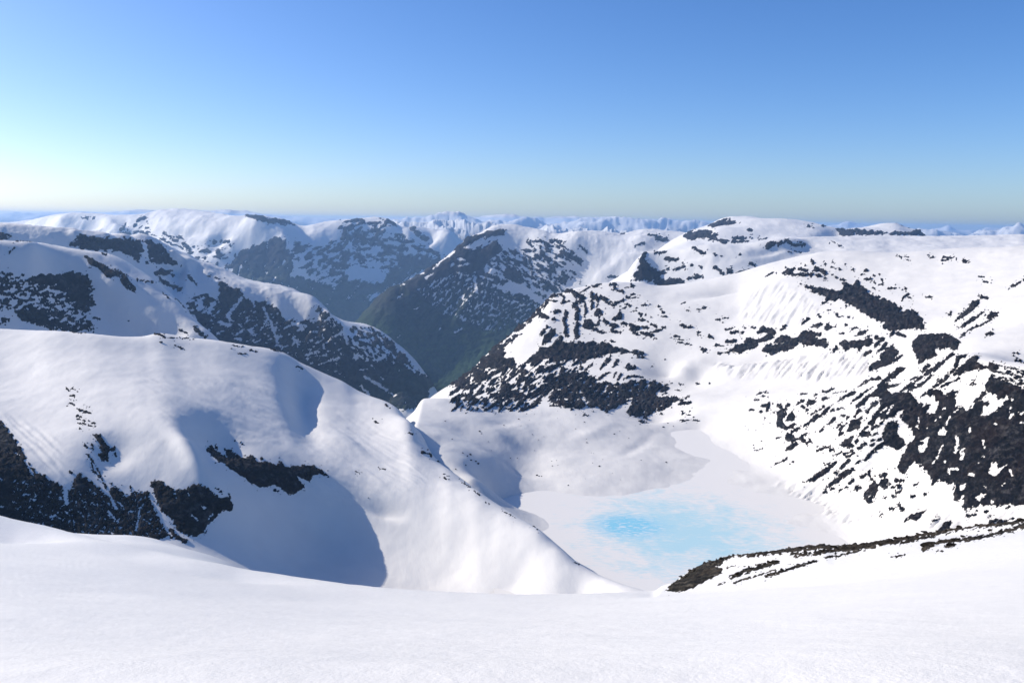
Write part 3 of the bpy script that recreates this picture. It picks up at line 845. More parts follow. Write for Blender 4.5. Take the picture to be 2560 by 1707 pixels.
# --- the rounded ridge on the right, behind the near mountain
T7 = Terrain('plateau', 'mountain', 'smooth snow ridge dotted with rocks behind the big right-hand mountain', 'mountain', SNOW_MID, ROCK_MID,
    '''1500,742,5923 1500,752,5855 1500,761,5798 1500,770,5729 1500,779,5664 1500,788,5611 1500,797,5576
1526,732,5959 1526,742,5901 1526,751,5842 1526,760,5784 1526,769,5719 1526,778,5653 1526,787,5596
1551,714,6001 1551,726,5959 1551,737,5898 1551,748,5837 1551,759,5770 1551,770,5693 1551,781,5613
1577,678,6036 1577,696,6001 1577,713,5969 1577,729,5900 1577,746,5825 1577,762,5734 1577,778,5626
1602,649,6114 1602,671,6056 1602,692,6008 1602,713,5941 1602,734,5854 1602,754,5758 1602,774,5637
1628,641,6166 1628,664,6082 1628,686,6027 1628,707,5971 1628,729,5850 1628,750,5756 1628,770,5644
1653,638,6141 1653,661,6069 1653,683,6037 1653,704,5987 1653,725,5845 1653,746,5747 1653,767,5646
1679,636,6105 1679,658,6044 1679,680,5996 1679,701,5952 1679,722,5853 1679,743,5738 1679,763,5645
1704,633,6060 1704,655,6021 1704,676,5954 1704,697,5917 1704,718,5856 1704,739,5735 1704,759,5641
1730,629,6002 1730,651,5983 1730,672,5934 1730,692,5882 1730,713,5843 1730,733,5751 1730,753,5645
1755,624,5973 1755,646,5941 1755,667,5919 1755,687,5854 1755,707,5813 1755,727,5761 1755,746,5655
1781,621,5951 1781,642,5917 1781,662,5865 1781,682,5836 1781,702,5782 1781,721,5747 1781,740,5671
1806,621,5955 1806,641,5913 1806,660,5831 1806,679,5824 1806,697,5757 1806,715,5715 1806,733,5678
1832,620,5960 1832,639,5899 1832,657,5837 1832,675,5820 1832,693,5744 1832,710,5689 1832,727,5656
1857,618,5980 1857,636,5880 1857,654,5849 1857,671,5825 1857,688,5747 1857,704,5673 1857,721,5627
1883,615,5998 1883,632,5885 1883,649,5863 1883,666,5834 1883,682,5770 1883,698,5671 1883,714,5612
1909,611,6014 1909,628,5913 1909,645,5877 1909,661,5852 1909,676,5787 1909,692,5685 1909,707,5608
1934,608,6006 1934,624,5946 1934,640,5903 1934,655,5868 1934,670,5809 1934,685,5711 1934,700,5620
1960,605,6043 1960,620,5993 1960,635,5943 1960,650,5905 1960,664,5827 1960,678,5737 1960,692,5647
1985,603,6108 1985,617,6052 1985,631,5997 1985,645,5949 1985,658,5845 1985,671,5760 1985,684,5676
2011,601,6189 2011,615,6118 2011,628,6053 2011,641,5979 2011,654,5847 2011,667,5764 2011,680,5684
2036,600,6311 2036,614,6206 2036,627,6104 2036,641,5965 2036,654,5832 2036,667,5745 2036,680,5667
2062,599,6341 2062,614,6190 2062,627,6105 2062,641,5953 2062,654,5816 2062,667,5724 2062,680,5648
2087,599,6358 2087,613,6169 2087,627,6083 2087,641,5939 2087,654,5801 2087,667,5704 2087,680,5628
2113,599,6374 2113,613,6156 2113,627,6059 2113,640,5924 2113,654,5786 2113,667,5684 2113,680,5608
2138,598,6388 2138,613,6149 2138,627,6036 2138,640,5909 2138,654,5771 2138,667,5665 2138,680,5588
2164,598,6401 2164,612,6145 2164,626,6014 2164,640,5893 2164,653,5757 2164,667,5647 2164,680,5568
2189,597,6413 2189,612,6143 2189,626,5995 2189,640,5877 2189,653,5743 2189,667,5630 2189,680,5548
2215,597,6421 2215,612,6141 2215,626,5978 2215,640,5860 2215,653,5728 2215,667,5614 2215,680,5528
2240,597,6420 2240,612,6134 2240,626,5960 2240,640,5840 2240,653,5712 2240,667,5597 2240,680,5508
2266,597,6416 2266,612,6126 2266,626,5943 2266,640,5820 2266,653,5696 2266,667,5581 2266,680,5490
2291,598,6412 2291,612,6119 2291,626,5928 2291,640,5801 2291,653,5680 2291,667,5565 2291,680,5471
2317,598,6407 2317,612,6111 2317,626,5913 2317,640,5782 2317,653,5663 2317,667,5549 2317,680,5454
2343,598,6408 2343,612,6108 2343,626,5902 2343,640,5766 2343,653,5648 2343,667,5534 2343,680,5437
2368,597,6409 2368,612,6105 2368,626,5892 2368,640,5750 2368,653,5632 2368,667,5519 2368,680,5420
2394,597,6410 2394,612,6103 2394,626,5884 2394,640,5735 2394,653,5617 2394,667,5505 2394,680,5404
2419,597,6411 2419,612,6102 2419,626,5876 2419,640,5722 2419,653,5602 2419,667,5490 2419,680,5388
2445,597,6416 2445,611,6104 2445,625,5870 2445,639,5710 2445,653,5588 2445,667,5476 2445,680,5373
2470,596,6424 2470,611,6109 2470,625,5868 2470,639,5699 2470,653,5575 2470,666,5463 2470,680,5358
2496,595,6433 2496,610,6114 2496,625,5866 2496,639,5690 2496,653,5562 2496,666,5449 2496,680,5344
2521,594,6441 2521,609,6120 2521,624,5865 2521,638,5682 2521,652,5549 2521,666,5436 2521,680,5329
2547,594,6449 2547,609,6125 2547,624,5864 2547,638,5674 2547,652,5537 2547,666,5423 2547,680,5315
2572,593,6455 2572,608,6129 2572,623,5863 2572,638,5666 2572,652,5525 2572,666,5409 2572,680,5301
2598,592,6460 2598,608,6133 2598,623,5862 2598,637,5659 2598,652,5513 2598,666,5396 2598,680,5288
2623,592,6465 2623,607,6136 2623,622,5861 2623,637,5652 2623,651,5502 2623,666,5383 2623,680,5274
2649,591,6470 2649,607,6140 2649,622,5860 2649,637,5646 2649,651,5491 2649,666,5371 2649,680,5261
2674,591,6475 2674,606,6143 2674,622,5860 2674,636,5640 2674,651,5480 2674,666,5358 2674,680,5248
2700,590,6479 2700,606,6147 2700,621,5859 2700,636,5634 2700,651,5470 2700,666,5346 2700,680,5235''',
    (1500, 2700), (4500, 8000), 190, 2.5, relax=2e-3,
    crest='1440,760 1530,725 1556,703 1585,655 1596,641 1614,630 1654,626 1710,620 1773,610 1846,610 1919,601 1963,596 2029,592 2102,591 2212,589 2321,590 2431,589 2560,585 2750,580',
    crest_d='1500,5954 1525,5988 1551,6013 1576,6061 1602,6155 1627,6206 1653,6170 1678,6126 1704,6073 1729,6002 1755,5979 1780,6002 1806,6049 1831,6070 1857,6074 1882,6086 1908,6101 1934,6143 1959,6208 1985,6280 2010,6356 2036,6446 2061,6491 2087,6517 2112,6538 2138,6556 2163,6572 2189,6586 2214,6595 2240,6595 2265,6593 2291,6589 2317,6586 2342,6586 2368,6587 2393,6588 2419,6589 2444,6594 2470,6602 2495,6611 2521,6619 2546,6626 2572,6633 2597,6638 2623,6643 2648,6648 2674,6652 2700,6656',
    noise=((420, 16, 'f'), (110, 3.5, 'f')), feats=(('gauss', 2010, 616, 40, 20, 10, -40), ('gauss', 1930, 618, 60, 12, 10, -26), ('gauss', 1720, 625, 60, 10, 10, -20)), rise=0.4, rock_name='rock_outcrop', min_piece=36,
    shapes=[PG('B', '1985,610 2010,560 2040,540 2040,470 2080,410 2095,440 2100,480 2140,510 2180,540 2260,520 2230,550 2180,560 2190,600 2270,590 2340,600 2352,630 2200,640 2150,630 2080,600 2030,600', 6, 4),
            PG('C', '570,375 590,350 640,332 700,330 720,345 650,370 600,390', 5, 3), PG('C', '310,560 320,525 350,520 370,540 350,565', 4, 3),
            *LNS('B', '26: 2230,460 2310,465; 16: 2280,530 2350,510; 14: 2150,420 2230,410; 12: 2030,560 2010,600'),
            *LNS('C', '20: 720,330 780,360 850,362; 12: 800,335 830,345; 22: 90,380 120,400 170,420; 22: 230,425 236,427; 14: 280,437 284,438; 10: 405,430 412,430; 20: 230,510 260,530 300,560; 20: 380,560 440,540; 18: 480,490 510,505; 14: 420,545 480,535; 18: 60,590 150,580; 16: 0,600 20,620; 14: 80,500 86,500; 14: 135,512 150,512; 12: 100,570 150,570; 9: 1030,335 1065,352 1100,372; 10: 740,410 760,412; 9: 780,405 830,415; 12: 20,490 30,492; 12: 40,530 50,530')])

# --- the ridge with dark crags on the left of the valley
A2 = '''-140,589,4517 -140,612,4465 -140,634,4414 -140,656,4364 -140,677,4315 -140,699,4267 -140,720,4220 -140,741,4174
-114,589,4549 -114,612,4499 -114,635,4448 -114,657,4398 -114,679,4349 -114,701,4300 -114,722,4252 -114,743,4204
-88,589,4577 -88,613,4530 -88,636,4481 -88,658,4432 -88,680,4382 -88,702,4333 -88,724,4284 -88,746,4236
-61,589,4602 -61,613,4557 -61,637,4511 -61,659,4463 -61,682,4414 -61,704,4365 -61,726,4316 -61,748,4267
-35,589,4624 -35,614,4581 -35,637,4538 -35,660,4492 -35,683,4445 -35,706,4396 -35,728,4347 -35,750,4298
-9,589,4645 -9,614,4603 -9,638,4561 -9,662,4518 -9,685,4473 -9,707,4426 -9,730,4377 -9,753,4328
17,591,4665 17,616,4622 17,640,4581 17,663,4540 17,687,4498 17,709,4452 17,732,4406 17,755,4357
43,592,4682 43,617,4640 43,642,4600 43,665,4560 43,689,4519 43,712,4477 43,734,4432 43,757,4385
69,595,4699 69,620,4657 69,644,4616 69,668,4577 69,691,4538 69,714,4498 69,737,4455 69,759,4411
96,598,4715 96,623,4672 96,647,4632 96,670,4594 96,694,4555 96,717,4516 96,739,4477 96,762,4435
122,601,4734 122,626,4689 122,650,4648 122,673,4610 122,696,4571 122,719,4533 122,742,4495 122,764,4456
148,603,4755 148,628,4707 148,652,4665 148,675,4626 148,699,4588 148,721,4550 148,744,4513 148,766,4475
174,601,4789 174,626,4736 174,651,4689 174,675,4647 174,699,4607 174,722,4570 174,746,4531 174,769,4493
200,600,4825 200,626,4766 200,651,4714 200,676,4671 200,700,4632 200,724,4591 200,748,4549 200,771,4509
226,602,4869 226,628,4793 226,653,4738 226,678,4703 226,702,4662 226,726,4616 226,750,4569 226,773,4527
253,605,4933 253,631,4831 253,656,4782 253,680,4746 253,705,4699 253,729,4646 253,752,4593 253,776,4546
279,607,5011 279,633,4891 279,658,4850 279,683,4801 279,707,4742 279,731,4680 279,755,4622 279,778,4569
305,609,5151 305,636,5020 305,661,4942 305,686,4869 305,710,4791 305,734,4719 305,758,4655 305,782,4596
331,612,5361 331,640,5188 331,666,5056 331,692,4947 331,718,4848 331,744,4764 331,769,4693 331,794,4627
357,611,5623 357,641,5371 357,669,5187 357,697,5035 357,725,4911 357,752,4814 357,779,4734 357,805,4662
383,615,5855 383,646,5549 383,675,5326 383,704,5130 383,733,4981 383,761,4870 383,789,4780 383,817,4700
410,626,5897 410,657,5708 410,687,5462 410,716,5226 410,744,5057 410,773,4931 410,801,4831 410,829,4742
436,639,5953 436,670,5826 436,699,5573 436,728,5320 436,757,5137 436,785,4997 436,813,4885 436,840,4788
462,655,6010 462,685,5873 462,714,5637 462,742,5409 462,770,5220 462,798,5065 462,825,4942 462,852,4837
488,671,5944 488,701,5796 488,729,5623 488,757,5492 488,784,5300 488,811,5134 488,838,5003 488,865,4891
514,676,5913 514,707,5783 514,737,5660 514,766,5556 514,795,5372 514,824,5202 514,852,5066 514,880,4948
540,683,5960 540,716,5785 540,747,5697 540,777,5589 540,807,5432 540,837,5267 540,866,5130 540,896,5009
567,697,5925 567,729,5772 567,761,5706 567,791,5606 567,822,5477 567,852,5328 567,881,5194 567,911,5073
593,714,5854 593,746,5755 593,777,5703 593,808,5615 593,838,5513 593,868,5384 593,897,5256 593,926,5138
619,727,5840 619,759,5749 619,791,5705 619,822,5628 619,852,5544 619,882,5433 619,912,5316 619,942,5204
645,734,5863 645,768,5764 645,801,5702 645,833,5642 645,864,5571 645,895,5475 645,926,5371 645,957,5268
671,741,5852 671,775,5783 671,808,5698 671,841,5652 671,873,5593 671,904,5510 671,936,5420 671,967,5329
697,745,5853 697,780,5755 697,814,5717 697,847,5659 697,879,5605 697,912,5537 697,943,5461 697,975,5382
724,748,5860 724,784,5724 724,819,5741 724,852,5656 724,886,5610 724,919,5556 724,951,5493 724,984,5427
750,755,5843 750,791,5694 750,826,5735 750,860,5669 750,893,5604 750,927,5566 750,959,5513 750,992,5461
776,771,5787 776,806,5645 776,839,5720 776,872,5678 776,905,5594 776,937,5562 776,969,5519 776,1000,5484
802,800,5675 802,832,5635 802,862,5701 802,892,5659 802,922,5582 802,951,5552 802,980,5515 802,1009,5493
828,816,5627 828,846,5618 828,876,5660 828,905,5659 828,933,5588 828,961,5542 828,989,5511 828,1017,5491
854,829,5831 854,858,5630 854,887,5600 854,916,5654 854,943,5597 854,971,5533 854,998,5504 854,1025,5482
881,831,6020 881,862,5714 881,892,5560 881,921,5613 881,949,5615 881,978,5544 881,1006,5499 881,1034,5468
907,835,6151 907,867,5762 907,897,5584 907,926,5538 907,955,5606 907,984,5561 907,1013,5497 907,1041,5456
933,845,6189 933,876,5801 933,905,5707 933,934,5489 933,962,5563 933,990,5577 933,1018,5510 933,1045,5457
959,862,6108 959,890,5849 959,918,5770 959,945,5512 959,971,5509 959,998,5571 959,1024,5528 959,1050,5476
985,879,6114 985,905,5843 985,931,5775 985,956,5571 985,981,5454 985,1006,5560 985,1030,5543 985,1054,5483
1011,903,6038 1011,927,5842 1011,950,5734 1011,972,5621 1011,994,5447 1011,1016,5501 1011,1037,5532 1011,1059,5508
1038,928,5949 1038,948,5816 1038,968,5703 1038,988,5594 1038,1007,5481 1038,1026,5413 1038,1044,5539 1038,1063,5516
1064,968,5795 1064,983,5763 1064,998,5642 1064,1012,5562 1064,1026,5490 1064,1040,5386 1064,1054,5437 1064,1067,5502
1090,1025,5665 1090,1033,5894 1090,1041,5442 1090,1049,5405 1090,1057,5373 1090,1065,5417 1090,1072,5482 1090,1080,5453'''
T2 = Terrain('ridge', 'mountain', 'long dark-cragged snow ridge dropping to the valley floor', 'mountain', SNOW_MID, ROCK_LEFT,
    A2, (-140, 1090), (3600, 9000), 420, 2.4, 
    crest='-300,576 0,576 47,579 146,590 194,585 256,591 329,597 373,594 402,606 439,624 486,655 530,661 559,674 603,703 622,710 676,723 731,730 768,741 786,765 808,789 826,798 860,815 887,814 923,822 949,840 978,857 1014,893 1040,919 1060,950 1075,990 1110,1060',
    crest_d='-140,4557 -113,4586 -87,4612 -61,4635 -35,4657 -9,4678 17,4699 43,4716 69,4730 95,4742 121,4757 147,4785 174,4839 200,4909 226,4962 252,5025 278,5083 304,5198 331,5409 357,5716 383,6028 409,6029 435,5902 461,5889 488,5973 514,6132 540,6184 566,6129 592,6042 618,5984 645,5957 671,5951 697,5951 723,5940 749,5914 775,5858 802,5748 828,5713 854,6070 880,6341 906,6488 932,6494 959,6389 985,6215 1011,6085 1037,6000 1063,5842 1090,5658',
    noise=((620, 18, 'r'), (170, 8, 'r'), (60, 2.5, 'f')), rise=0.34, rock_name='rock_face',
    feats=(('gauss', 470, 690, 16, 40, 0, 40), ('gauss', 420, 690, 30, 60, 10, -60), ('gauss', 190, 600, 12, 20, 40, 20)),
    shapes=[PG('A', '480,370 540,297 700,312 900,327 1010,330 1080,350 1140,400 1160,440 1210,480 1230,500 1180,490 1100,500 1040,490 1020,440 1000,400 960,420 950,480 900,440 800,400 640,400', 6, 4.5, 30, 1.6),
            PG('A', '1030,560 1100,520 1180,550 1190,572 1100,572', 5, 4), LN('A', 24, '1100,600 1150,630 1230,665', 4),
            PG('A', '1500,620 1590,650 1650,670 1640,720 1700,740 1780,760 1830,750 1900,820 1950,870 2050,880 2150,870 2250,870 2320,960 2352,1010 2420,1100 2420,1340 2200,1280 2050,1200 1900,1100 1700,1080 1500,1040 1400,930 1350,880 1310,820 1400,820 1450,830 1500,760 1490,680', 8, 5.5, 40, 1.8, 12),
            PG('A', '1280,740 1400,700 1500,760 1450,830 1310,830', 0.0, 6, 20, 2), PG('A', '2150,780 2260,860 2352,930 2352,1100 2200,880', 1, 6, 40),
            PG('Q5', '0,1180 100,1190 300,1200 350,1110 400,1160 480,1270 600,1330 640,1400 540,1600 260,1620 0,1540 -200,1400 -200,1150', 9, 5, 50, 2.2, 10),
            PG('Q5', '-60,900 100,930 200,960 280,1050 340,1120 330,1200 200,1200 0,1180 -100,1100', 0.4, 7, -40, 2, 9),
            PG('Q5', '100,970 150,1000 230,1020 280,1050 340,1120 250,1100 140,1010', 3, 4, -40),
            *LNS('A', '16: 1280,565 1310,600 1340,630; 8: 1420,575 1440,580; 8: 1470,580 1500,595; 10: 1000,480 1020,490; 12: 0,300 60,290'), PG('A', '-200,300 -100,270 60,285 90,310 0,330', 3, 4),
            *SNS('A', '18: 1800,790 1850,890 1900,1030; 12: 1830,870 1780,940; 22: 1560,840 1650,730; 22: 1500,890 1560,910; 16: 1600,1000 1650,1010; 18: 2000,900 2100,920; 14: 2090,1110 2180,1090; 12: 1730,750 1740,780; 14: 2000,1000 2040,1040; 12: 1720,970 1740,980; 26: 980,350 1000,400'),
            *SNS('Q5', '24: 40,1330 130,1380 300,1490; 12: 390,1220 480,1290; 10: 100,1230 130,1260; 10: 180,1330 200,1350; 12: 0,1270 60,1260; 20: 0,1410 80,1480; 8: 340,1270 345,1300'),
            PG('A', '1380,800 2300,880 2352,1250 1900,1060 1450,960', -3.4, 6, 20, 2.2, 9, -1)])

# --- the near dome on the left
T3 = Terrain('dome_left', 'mountain', 'rounded snow mountain with a dark broken rock face behind the near left hill', 'mountain', SNOW_MID, ROCK_MID,
    '''-140,620,2984 -140,661,2936 -140,700,2893 -140,738,2851 -140,776,2810 -140,814,2765 -140,851,2705
-114,621,2975 -114,662,2928 -114,701,2883 -114,739,2842 -114,778,2802 -114,815,2760 -114,852,2712
-89,621,2988 -89,662,2942 -89,702,2897 -89,741,2854 -89,779,2814 -89,817,2774 -89,854,2730
-63,622,3000 -63,663,2956 -63,703,2910 -63,742,2867 -63,780,2827 -63,818,2788 -63,856,2745
-38,622,3016 -38,664,2968 -38,704,2924 -38,743,2880 -38,781,2843 -38,820,2803 -38,857,2762
-12,623,3033 -12,664,2980 -12,704,2937 -12,744,2898 -12,783,2861 -12,821,2821 -12,859,2779
13,624,3058 13,666,2994 13,706,2959 13,746,2922 13,784,2884 13,823,2841 13,861,2797
39,627,3090 39,668,3022 39,708,2991 39,748,2953 39,786,2910 39,825,2865 39,863,2818
64,626,3121 64,668,3068 64,708,3033 64,748,2989 64,787,2941 64,826,2891 64,864,2841
90,627,3195 90,669,3135 90,710,3085 90,750,3030 90,789,2975 90,828,2922 90,866,2868
115,632,3293 115,673,3213 115,713,3143 115,753,3075 115,791,3013 115,830,2956 115,868,2901
141,636,3373 141,677,3290 141,717,3202 141,756,3123 141,794,3054 141,832,2995 141,869,2938
166,641,3380 166,681,3351 166,720,3259 166,759,3171 166,797,3098 166,834,3038 166,871,2980
192,645,3404 192,685,3370 192,724,3306 192,762,3215 192,799,3142 192,836,3083 192,873,3027
217,648,3393 217,688,3375 217,726,3333 217,764,3253 217,801,3185 217,838,3129 217,874,3074
243,651,3424 243,691,3350 243,729,3344 243,766,3288 243,803,3224 243,840,3171 243,876,3116
268,655,3457 268,694,3353 268,732,3337 268,769,3312 268,806,3257 268,842,3203 268,878,3147
294,663,3492 294,701,3362 294,738,3309 294,774,3321 294,810,3274 294,845,3220 294,880,3158
319,676,3487 319,713,3367 319,749,3296 319,784,3305 319,818,3282 319,852,3230 319,886,3152
345,692,3462 345,728,3369 345,762,3292 345,796,3275 345,829,3290 345,862,3246 345,894,3144
370,707,3468 370,741,3368 370,775,3299 370,807,3247 370,839,3281 370,871,3237 370,903,3146
396,726,3451 396,758,3331 396,790,3288 396,821,3229 396,851,3257 396,881,3231 396,911,3147
421,747,3423 421,777,3346 421,806,3259 421,835,3199 421,863,3204 421,891,3218 421,919,3140
447,766,3394 447,795,3328 447,822,3261 447,849,3217 447,875,3197 447,902,3198 447,927,3133
472,794,3313 472,819,3308 472,843,3240 472,867,3222 472,890,3168 472,913,3171 472,936,3131
498,820,3285 498,842,3250 498,863,3215 498,883,3208 498,904,3153 498,924,3156 498,944,3139
523,839,3261 523,859,3232 523,878,3216 523,897,3193 523,916,3144 523,934,3167 523,952,3122
549,862,3247 549,879,3223 549,896,3220 549,912,3186 549,928,3123 549,944,3150 549,960,3097
574,889,3232 574,902,3216 574,916,3211 574,929,3179 574,942,3094 574,955,3116 574,967,3098
600,916,3233 600,926,3226 600,936,3178 600,946,3164 600,955,3069 600,965,3095 600,974,3112''',
    (-140, 600), (2000, 4600), 240, 2.4, relax=2e-3, 
    crest='-300,596 0,600 37,604 77,602 110,608 146,615 197,624 234,628 278,635 311,650 347,674 380,694 420,729 446,750 468,776 494,805 519,824 548,851 600,910',
    crest_d='-140,3009 -114,2999 -88,3011 -63,3027 -37,3045 -12,3066 13,3094 38,3130 64,3165 89,3227 115,3328 140,3438 166,3444 191,3426 217,3456 242,3545 268,3626 293,3656 319,3625 344,3574 370,3511 395,3449 421,3419 446,3377 472,3287 497,3269 523,3268 548,3240 574,3217 600,3234',
    noise=((300, 10, 'f'), (90, 3, 'f')), rise=0.4, rock_name='rock_outcrop', feats=(('gauss', 440, 818, 34, 30, 0, -30),),
    shapes=[PG('A', '190,600 280,565 400,560 500,545 600,570 620,600 610,680 630,760 560,800 490,790 500,740 440,690 360,650 260,630', 6, 4.5, 15, 1.8),
            PG('A', '-100,560 60,560 190,590 620,600 640,780 560,830 620,900 640,940 400,960 150,850 90,800 -100,800', 0.2, 6.5, 12, 2.4, 8),
            PG('A', '575,440 660,470 700,490 800,530 870,580 930,660 932,690 860,655 820,610 818,575 740,582 700,545 620,495', 5, 3, -35),
            PG('A', '330,870 400,890 480,920 560,910 640,935 600,945 520,945 440,955 390,930 320,900', 5, 4, 0), PG('A', '100,820 180,790 260,800 400,830 410,860 320,850 320,900 230,900 150,860', 4, 5, 10),
            *LNS('A', '30: 160,870 320,895; 26: 0,590 25,620; 30: 10,650 60,650; 22: 20,870 60,870; 12: 940,600 1060,620; 13: 1200,720 1280,800; 26: 1335,930 1400,990; 9: 60,420 100,380; 9: 1110,690 1160,730; 12: 1220,940 1280,965; 8: 110,335 210,338; 8: 880,878 888,880; 8: 740,930 760,935; 12: 0,900 40,890; 18: 640,860 680,870; 10: 700,420 730,430')])

# --- the great cirque: right-hand mountain, saddle, lake basin
AB = '''1000,1700,z1150 1300,1700,z1150 1560,1690,z1160 700,1600,z1150 1000,1480,z1205 1200,1480,z1205 1380,1480,z1215 1100,1330,z1236 800,1480,z1200 1330,1221,z1251.9 1424,1221,z1251.9 1577,1219,z1251.9 1248,1252,z1251.9 1700,1185,z1251.2 1845,1140,z1251.9 1882,1196,z1251.9 1932,1227,z1251.9 2019,1289,z1251.9 2060,1310,z1251.9 2135,1351,z1252.5 1500,1290,z1245.0 1700,1350,z1242.5 1600,1250,z1246.2 1800,1280,z1245.0 1900,1330,z1245.0 1800,1200,z1247.5 1450,1330,z1242.5 1560,1420,z1240.0 1700,1420,z1240.0 1950,1380,z1245.0 2000,1460,z1245.0 1750,1145,z1251.2 1003,1020,2215 1041,1011,2260 1095,1000,2330 1125,998,2370 1175,1005,2420 1233,1011,2460 1290,1014,2490 1347,1014,2520 1401,1008,2525 1447,1010,2571 1500,1019,2606 1550,1026,2620 1590,1038,2606 1640,1060,2604 1080,1060,2040 1100,1110,1880 1060,1090,1900 1160,1080,2080 1160,1150,1800 1180,1200,1690 1233,1140,1930 1250,1090,2110 1320,1060,2320 1320,1130,2100 1400,1080,2250 1400,1150,2038 1500,1080,2275 1500,1150,2050 1560,1110,2200 1600,1170,2000 1650,1110,2250 1750,1080,2438 1700,1050,2512 1850,1080,2312 1130,1060,2100 1290,1180,1962 1750,950,3050 1850,958,2825 1650,985,2912 1600,1005,2812 1700,1000,2725 1800,1010,2575 1880,1010,2450 1680,940,3125 1800,930,3000 1560,1000,2825 1540,1002,2875 1450,994,2912 1350,988,2988 1250,988,3050 1150,985,3200 1100,990,3312 1234,880,3688 1300,880,3488 1400,880,3375 1500,850,3431 1400,800,3625 1500,790,3612 1600,800,3550 1450,750,3825 1550,740,3825 1650,740,3812 1350,800,3650 1200,950,3425 1260,930,3425 1330,930,3212 1420,930,3162 1500,900,3250 1600,920,3125 1560,960,3000 1700,920,3112 1700,850,3325 1700,780,3562 1620,860,3325 1780,740,3700 1850,730,3662 1850,780,3475 1850,840,3238 1780,880,3175 1850,900,3025 1930,890,2975 1930,930,2825 1930,700,3600 2000,700,3500 2000,770,3238 2000,840,3012 2000,905,2800 2100,700,3450 2100,770,3100 2100,680,3562 2080,840,2862 2150,830,2738 2200,760,2975 2200,690,3412 2120,880,2600 2200,850,2562 2250,800,2688 2300,690,3275 2300,760,2862 2400,700,3062 2500,700,2862 2500,760,2438 2400,780,2600 2500,820,2175 2560,760,2312 2650,760,2188 2350,840,2288 2400,860,2075 2560,860,1950 2405,889,1875 2475,920,1750 2520,945,1675 2560,965,1625 2650,980,1550 2460,880,1950 2560,910,1812 2700,900,1750 2300,900,2100 2200,910,2338 2100,950,2338 2000,960,2525 1930,1000,2412 2300,960,1931 2200,1000,2062 2100,1050,1981 2000,1050,2162 1900,1070,2288 1960,1120,2100 2050,1150,1888 2150,1120,1800 2250,1080,1775 2350,1020,1775 2450,1050,1625 2550,1080,1525 2650,1080,1475 2150,1220,1750 2080,1220,1812 2000,1190,1925 2250,1170,1675 2350,1150,1600 2450,1150,1512 2550,1180,1425 2250,1260,1575 2350,1250,1500 2450,1250,1425 2550,1280,1338 2200,1310,1575 2300,1320,1438 2400,1310,1400 2500,1330,1300 2200,1360,1488 2650,1300,1250 2400,1400,1250 2250,1430,1350 2600,1420,1188'''
B_CREST = '1000,1060 1069,999 1106,973 1142,952 1179,926 1201,900 1234,871 1274,838 1307,809 1325,794 1354,761 1376,741 1406,732 1435,721 1471,714 1508,707 1545,704 1600,707 1643,714 1673,713 1710,708 1773,697 1846,681 1919,659 1992,641 2047,630 2102,626 2157,627 2193,630 2230,631 2285,628 2358,622 2431,618 2504,617 2560,614 2700,610'
